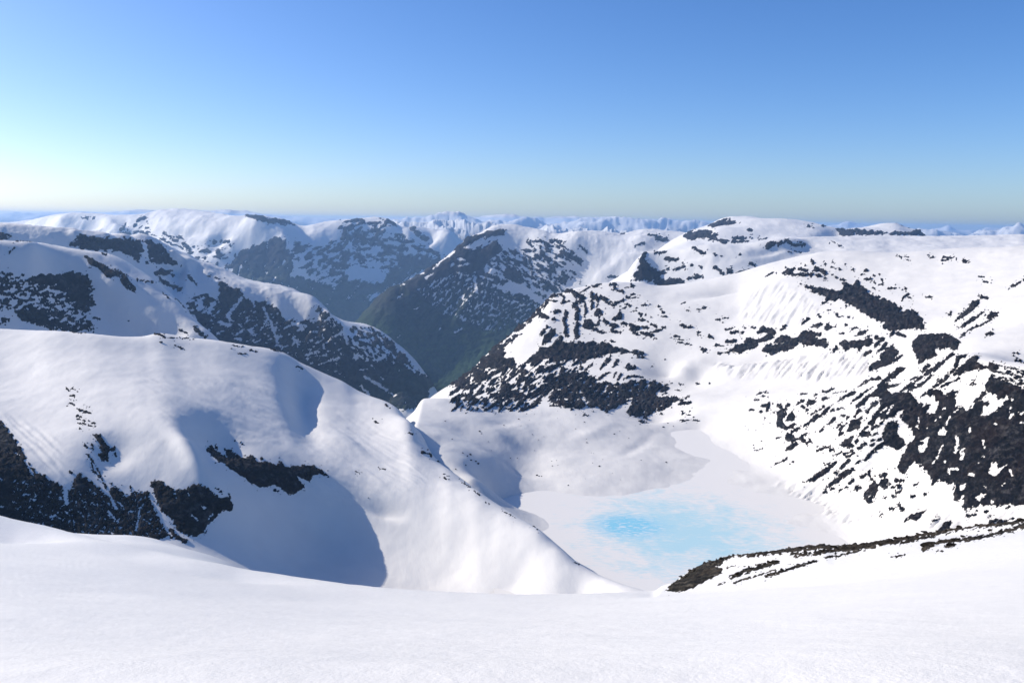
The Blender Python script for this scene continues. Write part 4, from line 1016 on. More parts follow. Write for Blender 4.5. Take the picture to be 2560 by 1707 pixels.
rib_l = [
 PG('Q1', '460,940 540,860 600,830 620,780 700,770 760,750 790,690 830,670 860,680 880,740 960,720 1010,760 1000,700 1040,710 1080,740 1110,720 1150,710 1200,730 1240,740 1290,710 1340,750 1440,780 1560,810 1640,810 1710,850 1600,855 1460,835 1340,840 1230,860 1150,900 1060,930 1000,900 940,915 850,910 760,935 700,900 640,905 560,920 500,945', 6, 3, 20),
 PG('Q1', '0,940 80,850 150,800 210,800 260,840 240,880 370,910 380,960 300,990 200,1010 80,1000 -200,1000', 6, 4),
 PG('Q1', '600,650 640,600 690,560 720,560 690,600 660,640 630,670', 4, 2.5, 60), PG('Q1', '620,740 680,640 740,580 780,570 770,660 740,700 700,720 650,750', 5, 2.5, 60),
 PG('Q1', '1170,440 1200,370 1240,400 1270,430 1230,465 1180,460', 4, 2.5), PG('Q1', '1080,490 1140,470 1160,510 1220,560 1200,600 1100,600 1050,560', 4, 3),
 PG('Q1', '1360,490 1400,460 1440,405 1480,460 1450,490 1400,500', 4, 2.2), PG('Q1', '1630,410 1690,430 1700,460 1660,480 1640,470', 4, 2.5),
 PG('Q1', '1540,540 1590,530 1660,575 1640,600 1550,605', 4, 2.5), PG('Q1', '2045,530 2100,525 2140,560 2210,570 2150,580 2100,570 2060,550', 4, 2.2, 0),
 *LNS('Q1', '54: 1010,240 1060,250 1040,300; 46: 1000,310 960,350; 42: 970,330 1010,400 1000,480 1010,540 990,600 1000,680; 26: 1080,310 1090,400 1085,450; 40: 890,430 860,500 890,560 880,620 900,660; 28: 1150,220 1160,280 1145,300; 40: 1200,240 1215,300; 28: 1160,320 1150,380; 20: 1210,330 1200,370; 28: 1230,500 1220,550; 36: 1280,500 1330,540 1400,560; 24: 1450,530 1520,535; 40: 1250,260 1300,290 1310,310; 24: 1310,310 1380,320 1440,310 1480,290; 24: 1360,340 1400,345; 24: 1500,330 1540,340', ang=75, an=1.5),
 *LNS('Q1', '20: 720,260 790,240 840,235 870,270 850,320 920,300; 34: 890,200 960,210 990,250; 18: 650,330 700,290 780,300; 20: 1040,210 1130,160 1250,130; 28: 1350,130 1390,130 1380,180; 24: 1420,190 1470,200; 14: 1500,160 1530,155; 14: 1560,150 1600,145; 18: 1520,270 1630,265; 14: 1560,240 1600,230; 44: 600,400 630,440 690,470; 28: 770,420 820,400; 28: 750,490 770,490; 30: 830,650 845,690; 14: 1470,380 1500,360; 12: 1480,230 1520,250'),
 *LNS('Q1', '18: 1590,395 1620,400; 18: 1650,490 1730,510; 16: 1700,450 1730,450; 12: 1660,340 1720,345; 28: 1680,570 1730,570; 26: 1770,540 1810,560; 18: 1870,460 1920,455; 20: 1880,415 1900,420; 16: 1840,360 1860,380; 20: 1880,575 1910,575; 24: 1560,620 1640,650; 32: 1660,630 1740,640 1780,660; 24: 1760,620 1860,600; 18: 2000,660 2060,665; 14: 2010,695 2130,700; 14: 2050,725 2150,745; 22: 2140,400 2170,405; 14: 2240,385 2260,380; 24: 1210,610 1280,620; 26: 1350,600 1450,625; 20: 1360,710 1390,715; 12: 2230,640 2290,660; 12: 1680,685 1700,687; 11: 1800,685 1830,687; 12: 2080,330 2120,310; 12: 1900,900 1915,902; 26: 2295,370 2320,365; 22: 2290,800 2330,800', ang=10),
 PG('Q1', '700,1130 780,1110 850,1060 960,1030 1040,1040 1110,1030 1160,1090 1200,1140 1330,1150 1450,1150 1560,1130 1700,1120 1800,1130 1890,1160 1950,1190 1940,1240 1880,1260 1830,1240 1800,1300 1700,1330 1600,1330 1500,1345 1400,1400 1300,1430 1200,1400 1080,1400 900,1400 780,1360 700,1300 740,1230', 4, 5.5, 25, 2.2, 9),
 PG('Q1', '1520,1430 1580,1340 1680,1300 1780,1290 1900,1290 2010,1280 2060,1310 2000,1360 1900,1410 1760,1460 1640,1500 1540,1480', 5, 4.5, 35, 2.2, 8),
 PG('Q1', '0,1020 300,1000 640,920 1000,910 1060,940 900,1080 720,1130 640,1280 560,1420 0,1420 -300,1400 -300,1100', -0.2, 6, 38, 4.2, 6.5),
 LN('Q1', 34, '370,1375 480,1290 620,1220 760,1120', 5, 2.5, 40, 3), LN('Q1', 34, '560,1360 640,1270 740,1200 830,1120', 5, 2.5, 40, 3),
 PG('Q1', '180,1290 220,1180 290,1140 330,1200 430,1240 480,1270 380,1310 260,1340 150,1360', 4, 4), PG('Q1', '-300,1030 -50,1000 100,1040 60,1120 -100,1150 -300,1180', 4, 5, 38, 3),
 *LNS('Q1', '32: 1250,990 1290,940 1340,890; 26: 1370,980 1420,910; 18: 1380,1080 1400,1040; 26: 1430,1100 1450,1050; 20: 1480,1100 1560,1070 1680,1090; 20: 1200,1110 1330,1035; 18: 1080,1010 1160,950; 24: 1050,1000 1040,940', ang=45, an=2.5),
 PG('Q1', '1480,980 1520,940 1600,970 1610,990 1520,1010', 4, 2.5), *LNS('Q1', '22: 1630,880 1690,880; 10: 1740,960 1780,975; 12: 1230,880 1260,870'),
 *LNS('Q1', '22: 2050,1360 2170,1350; 20: 2070,1320 2160,1280; 24: 2090,1460 2160,1465; 11: 2070,1530 2240,1530; 20: 1690,1495 1720,1510; 14: 1640,1540 1690,1550; 18: 1860,1460 1890,1465; 14: 730,1380 830,1382; 16: 910,1390 1000,1390; 9: 860,1362 1000,1364; 9: 1030,1465 1100,1478; 12: 2230,1150 2330,1155; 10: 2060,1165 2100,1160; 12: 1920,1160 1980,1150; 12: 2010,1215 2050,1215', ang=5, an=2.5),
 PG('Q1', '0,880 150,770 300,660 420,540 530,450 640,340 700,290 660,390 540,480 420,600 320,700 240,800 100,850 -250,960', -0.6, 5, 38, 3),
 *LNS('Q1', '26: -300,1080 -100,960 40,880; 22: 260,740 310,690 330,710; 12: 590,400 640,340; 22: 480,510 530,480; 12: 390,600 440,575', ang=38, an=2.5),
]
q2_l = [
 PG('Q2', '870,180 920,140 1020,125 1000,170 1040,180 1210,180 1200,210 1010,210 940,190', 5, 2), PG('Q2', '1030,140 1080,115 1120,130 1160,120 1175,150 1140,170 1060,150', 4, 2),
 PG('Q2', '1200,150 1230,110 1290,130 1350,160 1340,200 1270,165', 4, 2.2),
 *LNS('Q2', '26: 1240,200 1280,205; 22: 1330,190 1330,230; 16: 1410,190 1440,220 1500,250 1550,255; 22: 1195,45 1205,80; 18: 1330,80 1335,100; 22: 1750,150 1770,160; 14: 1700,200 1740,190; 18: 1740,240 1800,240 1850,280; 22: 1920,240 1925,270; 14: 1890,295 1940,300; 16: 1990,340 2050,330; 20: 2160,330 2170,360; 16: 2130,440 2190,390; 18: 2200,430 2240,450; 13: 1480,135 1490,150; 11: 1540,90 1545,105; 12: 710,220 800,165; 10: 820,175 830,185; 14: 1080,290 1120,300; 11: 1400,110 1440,130; 11: 1620,140 1630,160; 12: 1880,185 1895,190; 14: 1840,335 1850,345; 12: 1880,355 1890,360; 11: 1830,200 1845,205; 11: 1410,70 1430,75', ang=30),
 PG('Q2', '1140,310 1200,310 1300,335 1400,340 1480,370 1500,350 1520,290 1560,285 1620,310 1650,250 1670,250 1700,300 1750,330 1770,380 1840,410 1900,430 2000,460 2060,500 2130,540 2100,590 2180,560 2270,565 2290,600 2340,640 2360,760 2260,750 2160,760 2080,750 2000,775 1920,735 1940,690 1850,660 1740,600 1650,540 1560,490 1500,450 1420,470 1350,470 1340,430 1290,400 1220,385 1190,350 1150,340', 9, 3.2, 60, 1.6, 9),
 *LNS('Q2', '20: 1310,490 1350,480; 18: 1535,510 1545,512; 28: 1440,600 1460,620; 16: 1500,620 1520,625; 16: 1560,630 1620,635; 26: 1260,605 1275,625; 26: 1110,690 1160,650; 18: 1545,715 1560,716; 26: 1600,760 1660,740; 12: 1360,560 1370,590; 14: 1480,800 1530,795'),
 PG('Q2', '1650,820 1690,760 1760,770 1740,800 1690,820', 4, 2.2),
 PG('Q2', '630,800 690,710 730,740 790,760 850,780 800,840 720,890 650,910 560,960 480,1000 380,1000 330,970 400,930 480,890 540,860 640,870 700,830 720,800', 6, 3.5, 30), PG('Q2', '680,970 740,920 800,900 840,830 930,820 990,850 1040,840 1100,780 1200,770 1310,800 1240,840 1200,890 1120,880 1070,870 1050,930 960,970 870,980 830,1010 760,1000', 6, 3.5, 30),
 PG('Q2', '1060,880 1110,840 1180,830 1260,860 1340,850 1370,890 1330,950 1260,940 1160,920 1090,920', 5, 3), PG('Q2', '1180,740 1220,700 1290,690 1320,710 1270,730', 4, 2), PG('Q2', '1310,740 1360,710 1440,730 1380,760 1330,770', 4, 2),
 PG('Q2', '1480,910 1540,870 1660,870 1720,870 1790,810 1830,880 1800,920 1720,930 1690,970 1600,950 1530,990 1530,960', 5, 2.5), PG('Q2', '1820,1040 1900,960 1960,870 1990,900 1950,960 1880,1000', 4, 2.2), PG('Q2', '1770,1200 1800,1130 1880,1080 1920,1060 1960,980 2030,920 2070,950 2090,1010 2010,1090 1930,1140 1850,1170', 5, 2.8),
 SN('Q2', 10, '800,905 900,900'), SN('Q2', 16, '840,820 870,780'),
 *LNS('Q2', '34: 1420,980 1460,940; 36: 1860,840 1930,860 1850,930; 34: 1750,1020 1800,980; 22: 2040,1090 2120,1030; 32: 2010,820 2040,790 2150,830; 24: 210,920 290,930; 32: 320,890 400,885; 24: 360,800 410,780 500,790; 18: 310,760 370,745; 12: 480,740 530,740; 18: 130,830 170,845; 16: 205,660 250,660; 16: 60,960 110,1000; 14: 10,550 90,535; 14: 230,1000 330,995; 22: 880,760 920,720; 12: 570,740 610,740; 12: 300,640 330,640; 14: 20,790 40,785; 12: 460,845 470,850'),
 PG('Q4', '265,0 300,-60 420,-90 560,-80 660,-20 640,50 540,40 450,40 470,90 400,120 320,160 290,110', 5, 2.6), PG('Q4', '0,100 50,40 130,20 150,90 80,170 0,195', 3, 2),
 PG('C', '1870,895 1920,830 1970,790 2000,745 2050,735 2040,770 1990,820 1930,860', 5, 0.8, 50), PG('C', '1905,930 1950,890 2050,830 2090,800 2080,825 2010,880 1950,920', 5, 0.8, 50), PG('C', '2090,865 2120,820 2180,820 2175,850 2120,870', 4, 1.2),
 *LNS('C', '20: 2050,717 2100,725; 14: 1910,1000 1980,940 2060,910 2130,870; 11: 2245,665 2352,600 2400,570; 18: 2100,975 2140,970; 24: 1835,830 1850,828; 10: 2040,580 2080,580; 8: 1480,440 1560,445; 14: 1800,450 1890,455; 10: 1700,440 1730,450; 13: 1940,475 1980,485; 9: 1680,720 1730,720; 8: 2080,610 2130,620; 9: 1540,460 1580,470; 8: 1780,470 1840,465; 10: 2280,1120 2352,1165; 8: 2285,1100 2310,1105', ang=5),
]
q3_l = [
 PG('Q3', '1160,450 1290,360 1400,340 1420,370 1300,380 1200,440', 4, 2), PG('Q3', '720,780 800,700 860,660 960,580 1060,520 1140,480 1160,500 1040,560 940,610 880,660 840,720 760,770', 4, 2.2), PG('Q3', '1110,590 1200,510 1330,440 1250,510 1150,590', 4, 2.2),
 PG('Q3', '1150,630 1250,550 1360,470 1460,390 1485,400 1485,530 1400,550 1300,560 1250,620 1190,650', 6, 2.5), PG('Q3', '680,730 740,690 830,630 820,670 760,700 700,730', 4, 2), PG('Q3', '720,540 780,490 850,480 950,445 880,500 800,495', 3, 2),
 PG('Q3', '630,610 680,575 740,590 700,630 650,630', 4, 2), PG('Q3', '340,700 390,660 410,700 450,690 440,730 400,770 420,830 440,880 410,870 330,860 335,800 350,760', 5, 2.6, 60), PG('Q3', '430,790 460,730 500,695 525,720 530,780 470,800', 5, 2),
 PG('Q3', '415,960 450,905 490,930 540,960 500,990 440,1000', 6, 1.5), PG('Q3', '410,1100 450,1060 540,1010 560,1040 500,1080', 5, 1.5), PG('Q3', '290,1250 360,1210 450,1160 440,1200 390,1220', 4, 1.8),
 PG('Q3', '600,1430 690,1370 780,1310 880,1240 990,1190 930,1260 840,1340 720,1410 640,1420', 5, 1.4), PG('Q3', '860,1440 960,1370 1040,1300 1140,1270 1150,1300 1080,1350 980,1420 880,1470', 5, 1.6),
 PG('Q3', '1060,900 1100,800 1160,750 1200,790 1190,870 1110,905', 5, 2), PG('Q3', '980,1040 1060,980 1130,940 1110,1010 1140,1050 1070,1075', 5, 2), PG('Q3', '1170,950 1200,910 1290,890 1320,940 1220,960', 5, 2.2), PG('Q3', '1240,1540 1310,1450 1350,1390 1370,1440 1390,1500 1350,1570 1300,1640 1240,1600', 5, 2), PG('Q3', '1390,1450 1460,1380 1485,1400 1485,1490 1430,1500', 5, 2),
 *LNS('Q3', '16: 920,510 1060,480; 22: 550,620 620,580; 20: 590,640 650,680; 26: 810,570 850,555; 24: 400,690 470,615; 32: 350,640 385,650; 32: 190,640 260,620 240,680; 24: 170,700 190,700; 18: 50,680 120,680; 36: 440,870 520,830; 26: 490,905 570,870; 26: 610,850 690,800; 22: 640,870 660,850; 30: 490,1000 590,970 640,920; 30: 590,970 620,1000 660,1040; 28: 650,1010 690,1010; 26: 820,1530 870,1470; 34: 1000,1280 1080,1200; 20: 930,1330 980,1320; 20: 960,860 1010,800; 26: 990,880 1060,820; 24: 1010,740 1040,740; 20: 1050,770 1080,755; 24: 980,940 1020,920; 26: 870,830 940,770; 18: 780,905 830,865; 24: 1180,780 1220,755; 22: 1160,1020 1180,950; 34: 1190,1080 1250,1030; 42: 1260,1190 1330,1100 1430,1030; 22: 760,1100 890,1050; 22: 890,1100 930,1090; 20: 920,1150 1000,1115; 22: 1030,1130 1090,1120; 34: 1060,1170 1130,1120; 30: 1100,1090 1120,1110; 34: 1270,700 1320,640 1370,600; 54: 1310,820 1380,720 1450,690 1485,640; 26: 1140,740 1200,680; 20: 1220,890 1300,850; 20: 1320,870 1370,840; 22: 1380,850 1440,790; 24: 1340,940 1370,920; 24: 1390,990 1410,980; 24: 1310,1000 1350,980; 24: 1310,1040 1340,1030; 32: 1090,1430 1120,1410; 38: 1160,1490 1190,1480; 20: 1138,1500 1144,1500; 26: 1055,1480 1065,1480; 24: 1210,1380 1290,1310; 30: 1290,1350 1320,1390; 34: 1410,1370 1470,1340; 11: 130,520 230,485; 11: 170,545 220,535; 8: 110,1100 190,1080; 20: 340,970 370,960; 16: 1150,1230 1230,1190; 12: 470,1235 510,1210; 24: 890,1500 920,1490; 20: 980,1520 1010,1490; 14: 820,1250 890,1225; 30: 700,790 760,740; 16: 880,690 1000,660; 18: 1000,650 1030,660; 14: 110,575 160,575; 10: 560,520 650,515; 12: 210,760 220,790', ang=38, an=2.2),
]
q4_l = [
 PG('Q4', '0,390 60,390 120,420 250,400 270,440 320,460 350,510 380,480 410,490 390,570 460,560 480,470 430,420 410,430 400,400 480,360 500,400 560,420 620,370 640,370 610,470 640,520 680,510 720,540 780,490 830,460 860,480 820,580 880,590 980,530 1040,440 1080,450 1060,560 1176,560 1300,560 1300,1320 1176,1320 1110,1320 1060,1290 1020,1310 950,1320 870,1310 800,1320 700,1360 665,1330 690,1270 600,1290 600,1130 540,1140 500,1100 430,1140 400,1060 360,1010 330,970 280,960 230,1030 220,1080 170,1050 150,1000 180,910 230,830 280,770 270,740 260,690 200,650 170,600 190,540 130,570 100,600 60,600 0,620', 9, 4.0, 50, 1.8, 10),
 PG('Q4', '30,700 60,640 150,620 145,740 200,780 210,820 150,870 100,840 40,830 20,760', 6, 2), PG('Q4', '0,390 100,390 220,400 260,470 180,480 100,440 0,440', 6, 3),
 SP('Q4', '310,860 330,790 400,760 390,840 340,885'), LN('Q4', 28, '338,812 344,808', 4, 1.2), SP('Q4', '460,745 520,680 550,710 540,750'), SP('Q4', '650,860 690,850 680,950 650,940'),
 SP('Q4', '880,1050 910,970 950,960 960,1020 1040,980 960,1070 920,1080'), SP('Q4', '650,1150 710,1130 690,1180 660,1210'), SP('Q4', '780,1250 830,1220 870,1220 810,1290'),
 *SNS('Q4', '16: 540,660 570,590; 24: 620,760 640,800 615,880; 16: 735,720 740,690; 18: 840,790 855,850; 10: 850,915 820,925; 20: 1060,1030 1075,1070; 28: 730,1060 760,1070; 14: 560,1020 570,1060; 20: 590,1020 630,1020; 14: 440,970 520,820; 16: 660,1300 680,1240; 22: 915,1290 925,1290; 20: 1080,580 1060,600; 18: 950,645 952,655; 18: 485,600 495,595; 13: 455,625 465,620; 13: 310,600 320,640; 15: 300,670 320,690; 12: 375,690 390,688; 22: 515,530 525,525; 14: 600,560 640,540; 12: 800,970 810,965; 12: 670,1050 680,1050; 12: 130,600 160,560; 14: 60,560 110,500; 12: 10,560 50,520; 14: 1150,640 1176,640; 22: 1140,500 1176,470; 30: 1150,570 1176,540; 12: 520,950 530,970; 10: 1000,1150 1020,1130; 8: 850,1160 860,1165'),
 PG('Q4', '590,250 650,190 740,110 800,90 790,150 830,170 890,180 890,150 960,170 980,200 910,220 870,200 780,210 700,230 640,260 600,260', 6, 2), PG('Q4', '870,400 860,360 880,290 910,240 950,280 1030,310 1100,330 1176,370 1300,380 1300,560 1060,560 1080,450 1040,420 960,460 940,410', 7, 2.8),
 *LNS('Q4', '32: 620,180 640,110 690,100; 24: 540,260 600,220; 24: 170,390 260,330 400,230 560,110 600,80; 20: 230,380 340,330 420,260; 28: 340,220 400,180; 20: 440,220 520,150; 18: 250,290 300,270; 28: 470,310 500,290; 22: 400,400 440,350 530,300 560,260; 18: 560,320 650,280; 18: 500,350 560,320; 14: 740,330 780,290; 24: 765,330 775,328; 40: 60,290 130,240 190,200; 44: 0,350 60,290; 20: 60,350 170,320; 32: 850,410 780,470; 32: 820,490 880,490; 9: 1090,70 1120,75; 13: 1100,130 1180,155; 6: 960,170 1140,215; 18: 880,590 960,540 1030,500; 16: 330,440 400,380; 20: 560,410 600,380', ang=38, an=2.4),
 PG('Q4', '920,220 1300,200 1300,380 1176,350 1050,310 950,270', -0.4, 5, -10, 3, 6),
 PG('Q4', '0,1150 50,1100 90,1140 60,1190 20,1180', 5, 1.5), PG('Q4', '180,1460 240,1400 380,1350 340,1400 300,1440 260,1430', 6, 0.6), PG('Q4', '460,1530 530,1450 590,1440 570,1500 500,1545', 6, 0.8),
 *LNS('Q4', '26: 10,1080 40,1070; 22: 130,1110 190,1120; 24: 105,1170 115,1172; 24: 155,1160 165,1160; 30: 105,1240 118,1242; 32: 145,1205 158,1206; 22: 35,1255 50,1253; 30: 85,1340 100,1338; 36: 175,1340 188,1342; 24: 145,1315 155,1315; 26: 265,1240 280,1242; 18: 360,1235 370,1225; 11: 280,1150 310,1135; 12: 430,1450 490,1420; 24: 715,1400 730,1400; 22: 765,1390 775,1390; 24: 855,1365 868,1365; 17: 890,1415 910,1400; 24: 960,1455 990,1450; 18: 1020,1450 1080,1420; 15: 1030,1340 1060,1325; 24: 900,1460 950,1430; 12: 300,970 330,990; 11: 0,1390 20,1388'),
]
TB = Terrain('cirque', 'mountain', 'broad snow mountain streaked with dark rock that encloses the frozen lake', 'mountain', SNOW_BASIN, ROCK_NEAR,
    AB, (930, 2700), (1000, 4900), 900, 2.0, crest=B_CREST, thin=2,
    crest_d='1000,3562 1069,3525 1142,3600 1234,3775 1307,3838 1406,3975 1600,4088 1773,4150 1919,4100 2047,4038 2157,3912 2300,3788 2560,3412 2700,3300',
    noise=((260, 5, 'f'), (70, 1.4, 'f')), rise=0.42, rough=2.1, min_piece=60,
    feats=(('gauss', 1850, 706, 105, 13, 15, -52), ('gauss', 1900, 889, 100, 12, 6, -40), ('flute', pts('Q2', '430,640 560,330 900,260 1060,330 1300,560 1000,760 700,700'), 7.0, 8.0, 55), ('flute', pts('Q2', '180,1060 560,1060 1000,990 1300,960 1760,960 1860,1200 1300,1300 480,1270 150,1200'), 8.0, 8.0, 50),
           ('flute', pts('Q4', '0,900 150,1080 600,1330 1176,1340 1000,1480 400,1500 -300,1500 -700,1250 -900,1150'), 5.5, 8.0, 36),
           ('gauss', 1330, 1060, 60, 12, 0, 5), ('gauss', 1480, 1080, 60, 14, 20, 5), ('gauss', 1250, 1060, 40, 10, 0, -5), ('gauss', 1600, 1110, 50, 12, 30, -4)),
    shapes=rib_l + q2_l + q3_l + q4_l)

# --- the near hill on the left, with its cliffs
AH = '''-160,851,1927 -160,907,1794 -160,959,1620 -160,1009,1452 -160,1058,1327 -160,1105,1249 -160,1152,1205 -160,1198,1177 -160,1243,1152 -160,1288,1126 -160,1332,1096
-120,852,1909 -120,908,1785 -120,960,1633 -120,1010,1478 -120,1059,1354 -120,1107,1272 -120,1153,1223 -120,1199,1192 -120,1245,1166 -120,1290,1139 -120,1334,1107
-79,853,1893 -79,909,1776 -79,962,1643 -79,1012,1502 -79,1061,1380 -79,1108,1294 -79,1155,1240 -79,1201,1207 -79,1247,1179 -79,1292,1152 -79,1336,1119
-39,854,1880 -39,911,1766 -39,963,1646 -39,1013,1520 -39,1062,1403 -39,1110,1314 -39,1157,1257 -39,1203,1221 -39,1249,1193 -39,1294,1165 -39,1338,1132
2,856,1869 2,912,1756 2,964,1643 2,1015,1530 2,1064,1420 2,1112,1331 2,1159,1271 2,1205,1234 2,1251,1206 2,1296,1179 2,1340,1143
42,857,1860 42,914,1745 42,967,1636 42,1018,1529 42,1068,1429 42,1116,1344 42,1163,1283 42,1210,1245 42,1256,1217 42,1302,1191 42,1347,1152
83,859,1852 83,917,1735 83,970,1627 83,1022,1523 83,1072,1426 83,1120,1350 83,1168,1292 83,1216,1255 83,1262,1228 83,1308,1201 83,1354,1159
123,861,1846 123,919,1724 123,973,1618 123,1025,1516 123,1075,1418 123,1125,1348 123,1173,1297 123,1221,1263 123,1268,1236 123,1314,1209 123,1361,1164
164,863,1840 164,922,1713 164,977,1608 164,1029,1508 164,1080,1410 164,1130,1344 164,1178,1300 164,1226,1269 164,1274,1244 164,1321,1216 164,1367,1168
204,867,1836 204,926,1702 204,981,1597 204,1034,1501 204,1085,1407 204,1135,1347 204,1184,1305 204,1232,1275 204,1280,1250 204,1327,1221 204,1374,1171
244,871,1836 244,930,1694 244,985,1585 244,1038,1494 244,1090,1410 244,1140,1355 244,1190,1313 244,1238,1281 244,1286,1255 244,1334,1226 244,1381,1173
285,875,1844 285,935,1691 285,990,1576 285,1043,1488 285,1095,1416 285,1146,1364 285,1195,1323 285,1244,1288 285,1293,1260 285,1340,1229 285,1387,1174
325,877,1861 325,937,1700 325,993,1573 325,1047,1483 325,1099,1422 325,1150,1373 325,1200,1333 325,1250,1295 325,1298,1265 325,1347,1232 325,1394,1173
366,876,1887 366,937,1720 366,994,1579 366,1049,1480 366,1102,1424 366,1153,1380 366,1204,1342 366,1254,1302 366,1304,1270 366,1353,1235 366,1401,1172
406,869,1918 406,932,1748 406,990,1595 406,1046,1483 406,1101,1425 406,1154,1383 406,1206,1346 406,1257,1308 406,1308,1275 406,1358,1237 406,1408,1169
447,877,1930 447,940,1762 447,998,1606 447,1054,1488 447,1108,1425 447,1161,1380 447,1213,1343 447,1264,1313 447,1315,1280 447,1365,1239 447,1414,1167
487,882,1941 487,945,1777 487,1003,1624 487,1059,1506 487,1114,1437 487,1167,1382 487,1219,1341 487,1271,1319 487,1322,1287 487,1372,1244 487,1421,1166
528,886,1955 528,950,1794 528,1008,1649 528,1065,1533 528,1120,1460 528,1173,1395 528,1226,1346 528,1277,1328 528,1328,1299 528,1379,1253 528,1429,1171
568,892,1968 568,956,1809 568,1014,1676 568,1071,1564 568,1126,1487 568,1180,1419 568,1232,1367 568,1284,1343 568,1336,1315 568,1386,1268 568,1436,1184
608,899,1980 608,963,1823 608,1022,1701 608,1078,1593 608,1133,1514 608,1187,1447 608,1240,1394 608,1292,1365 608,1343,1334 608,1394,1287 608,1444,1206
649,905,2000 649,969,1839 649,1028,1721 649,1085,1618 649,1140,1538 649,1194,1475 649,1247,1424 649,1299,1391 649,1350,1357 649,1401,1308 649,1452,1230
689,913,2027 689,976,1859 689,1036,1736 689,1092,1633 689,1148,1554 689,1201,1499 689,1254,1453 689,1307,1418 689,1358,1381 689,1409,1330 689,1459,1250
730,929,2054 730,992,1879 730,1050,1745 730,1106,1635 730,1160,1559 730,1213,1516 730,1265,1479 730,1317,1445 730,1367,1406 730,1417,1350 730,1467,1264
770,950,2074 770,1011,1900 770,1068,1753 770,1122,1631 770,1175,1559 770,1227,1528 770,1278,1501 770,1328,1468 770,1377,1427 770,1426,1367 770,1474,1272
811,968,2081 811,1028,1912 811,1083,1759 811,1137,1630 811,1188,1559 811,1239,1537 811,1289,1516 811,1338,1484 811,1386,1441 811,1434,1376 811,1481,1278
851,985,2072 851,1043,1905 851,1097,1754 851,1149,1630 851,1199,1560 851,1248,1540 851,1297,1522 851,1344,1490 851,1391,1447 851,1438,1381 851,1484,1284
892,1008,2045 892,1063,1875 892,1115,1731 892,1165,1622 892,1214,1555 892,1261,1539 892,1307,1519 892,1353,1487 892,1398,1446 892,1443,1383 892,1487,1289
932,1024,2021 932,1078,1846 932,1129,1712 932,1177,1615 932,1224,1549 932,1270,1531 932,1315,1511 932,1360,1480 932,1404,1442 932,1447,1385 932,1490,1296
972,1039,1987 972,1092,1815 972,1141,1693 972,1188,1605 972,1234,1542 972,1279,1521 972,1323,1499 972,1366,1471 972,1409,1437 972,1451,1387 972,1493,1305
1013,1069,1910 1013,1119,1761 1013,1165,1656 1013,1209,1581 1013,1252,1529 1013,1295,1506 1013,1336,1484 1013,1377,1458 1013,1417,1428 1013,1457,1386 1013,1496,1314
1053,1112,1807 1053,1157,1688 1053,1199,1603 1053,1239,1545 1053,1278,1508 1053,1316,1486 1053,1354,1465 1053,1391,1443 1053,1427,1417 1053,1463,1382 1053,1499,1324

1134,1220,1600 1134,1302,1470 1134,1377,1433 1134,1449,1393



1296,1318,1421 1296,1374,1372 1296,1426,1358 1296,1475,1340



1458,1433,1297 1458,1471,1284 1458,1505,1272 1458,1539,1261



1620,1495,1200 1620,1533,1194 1620,1568,1187 1620,1601,1180
'''
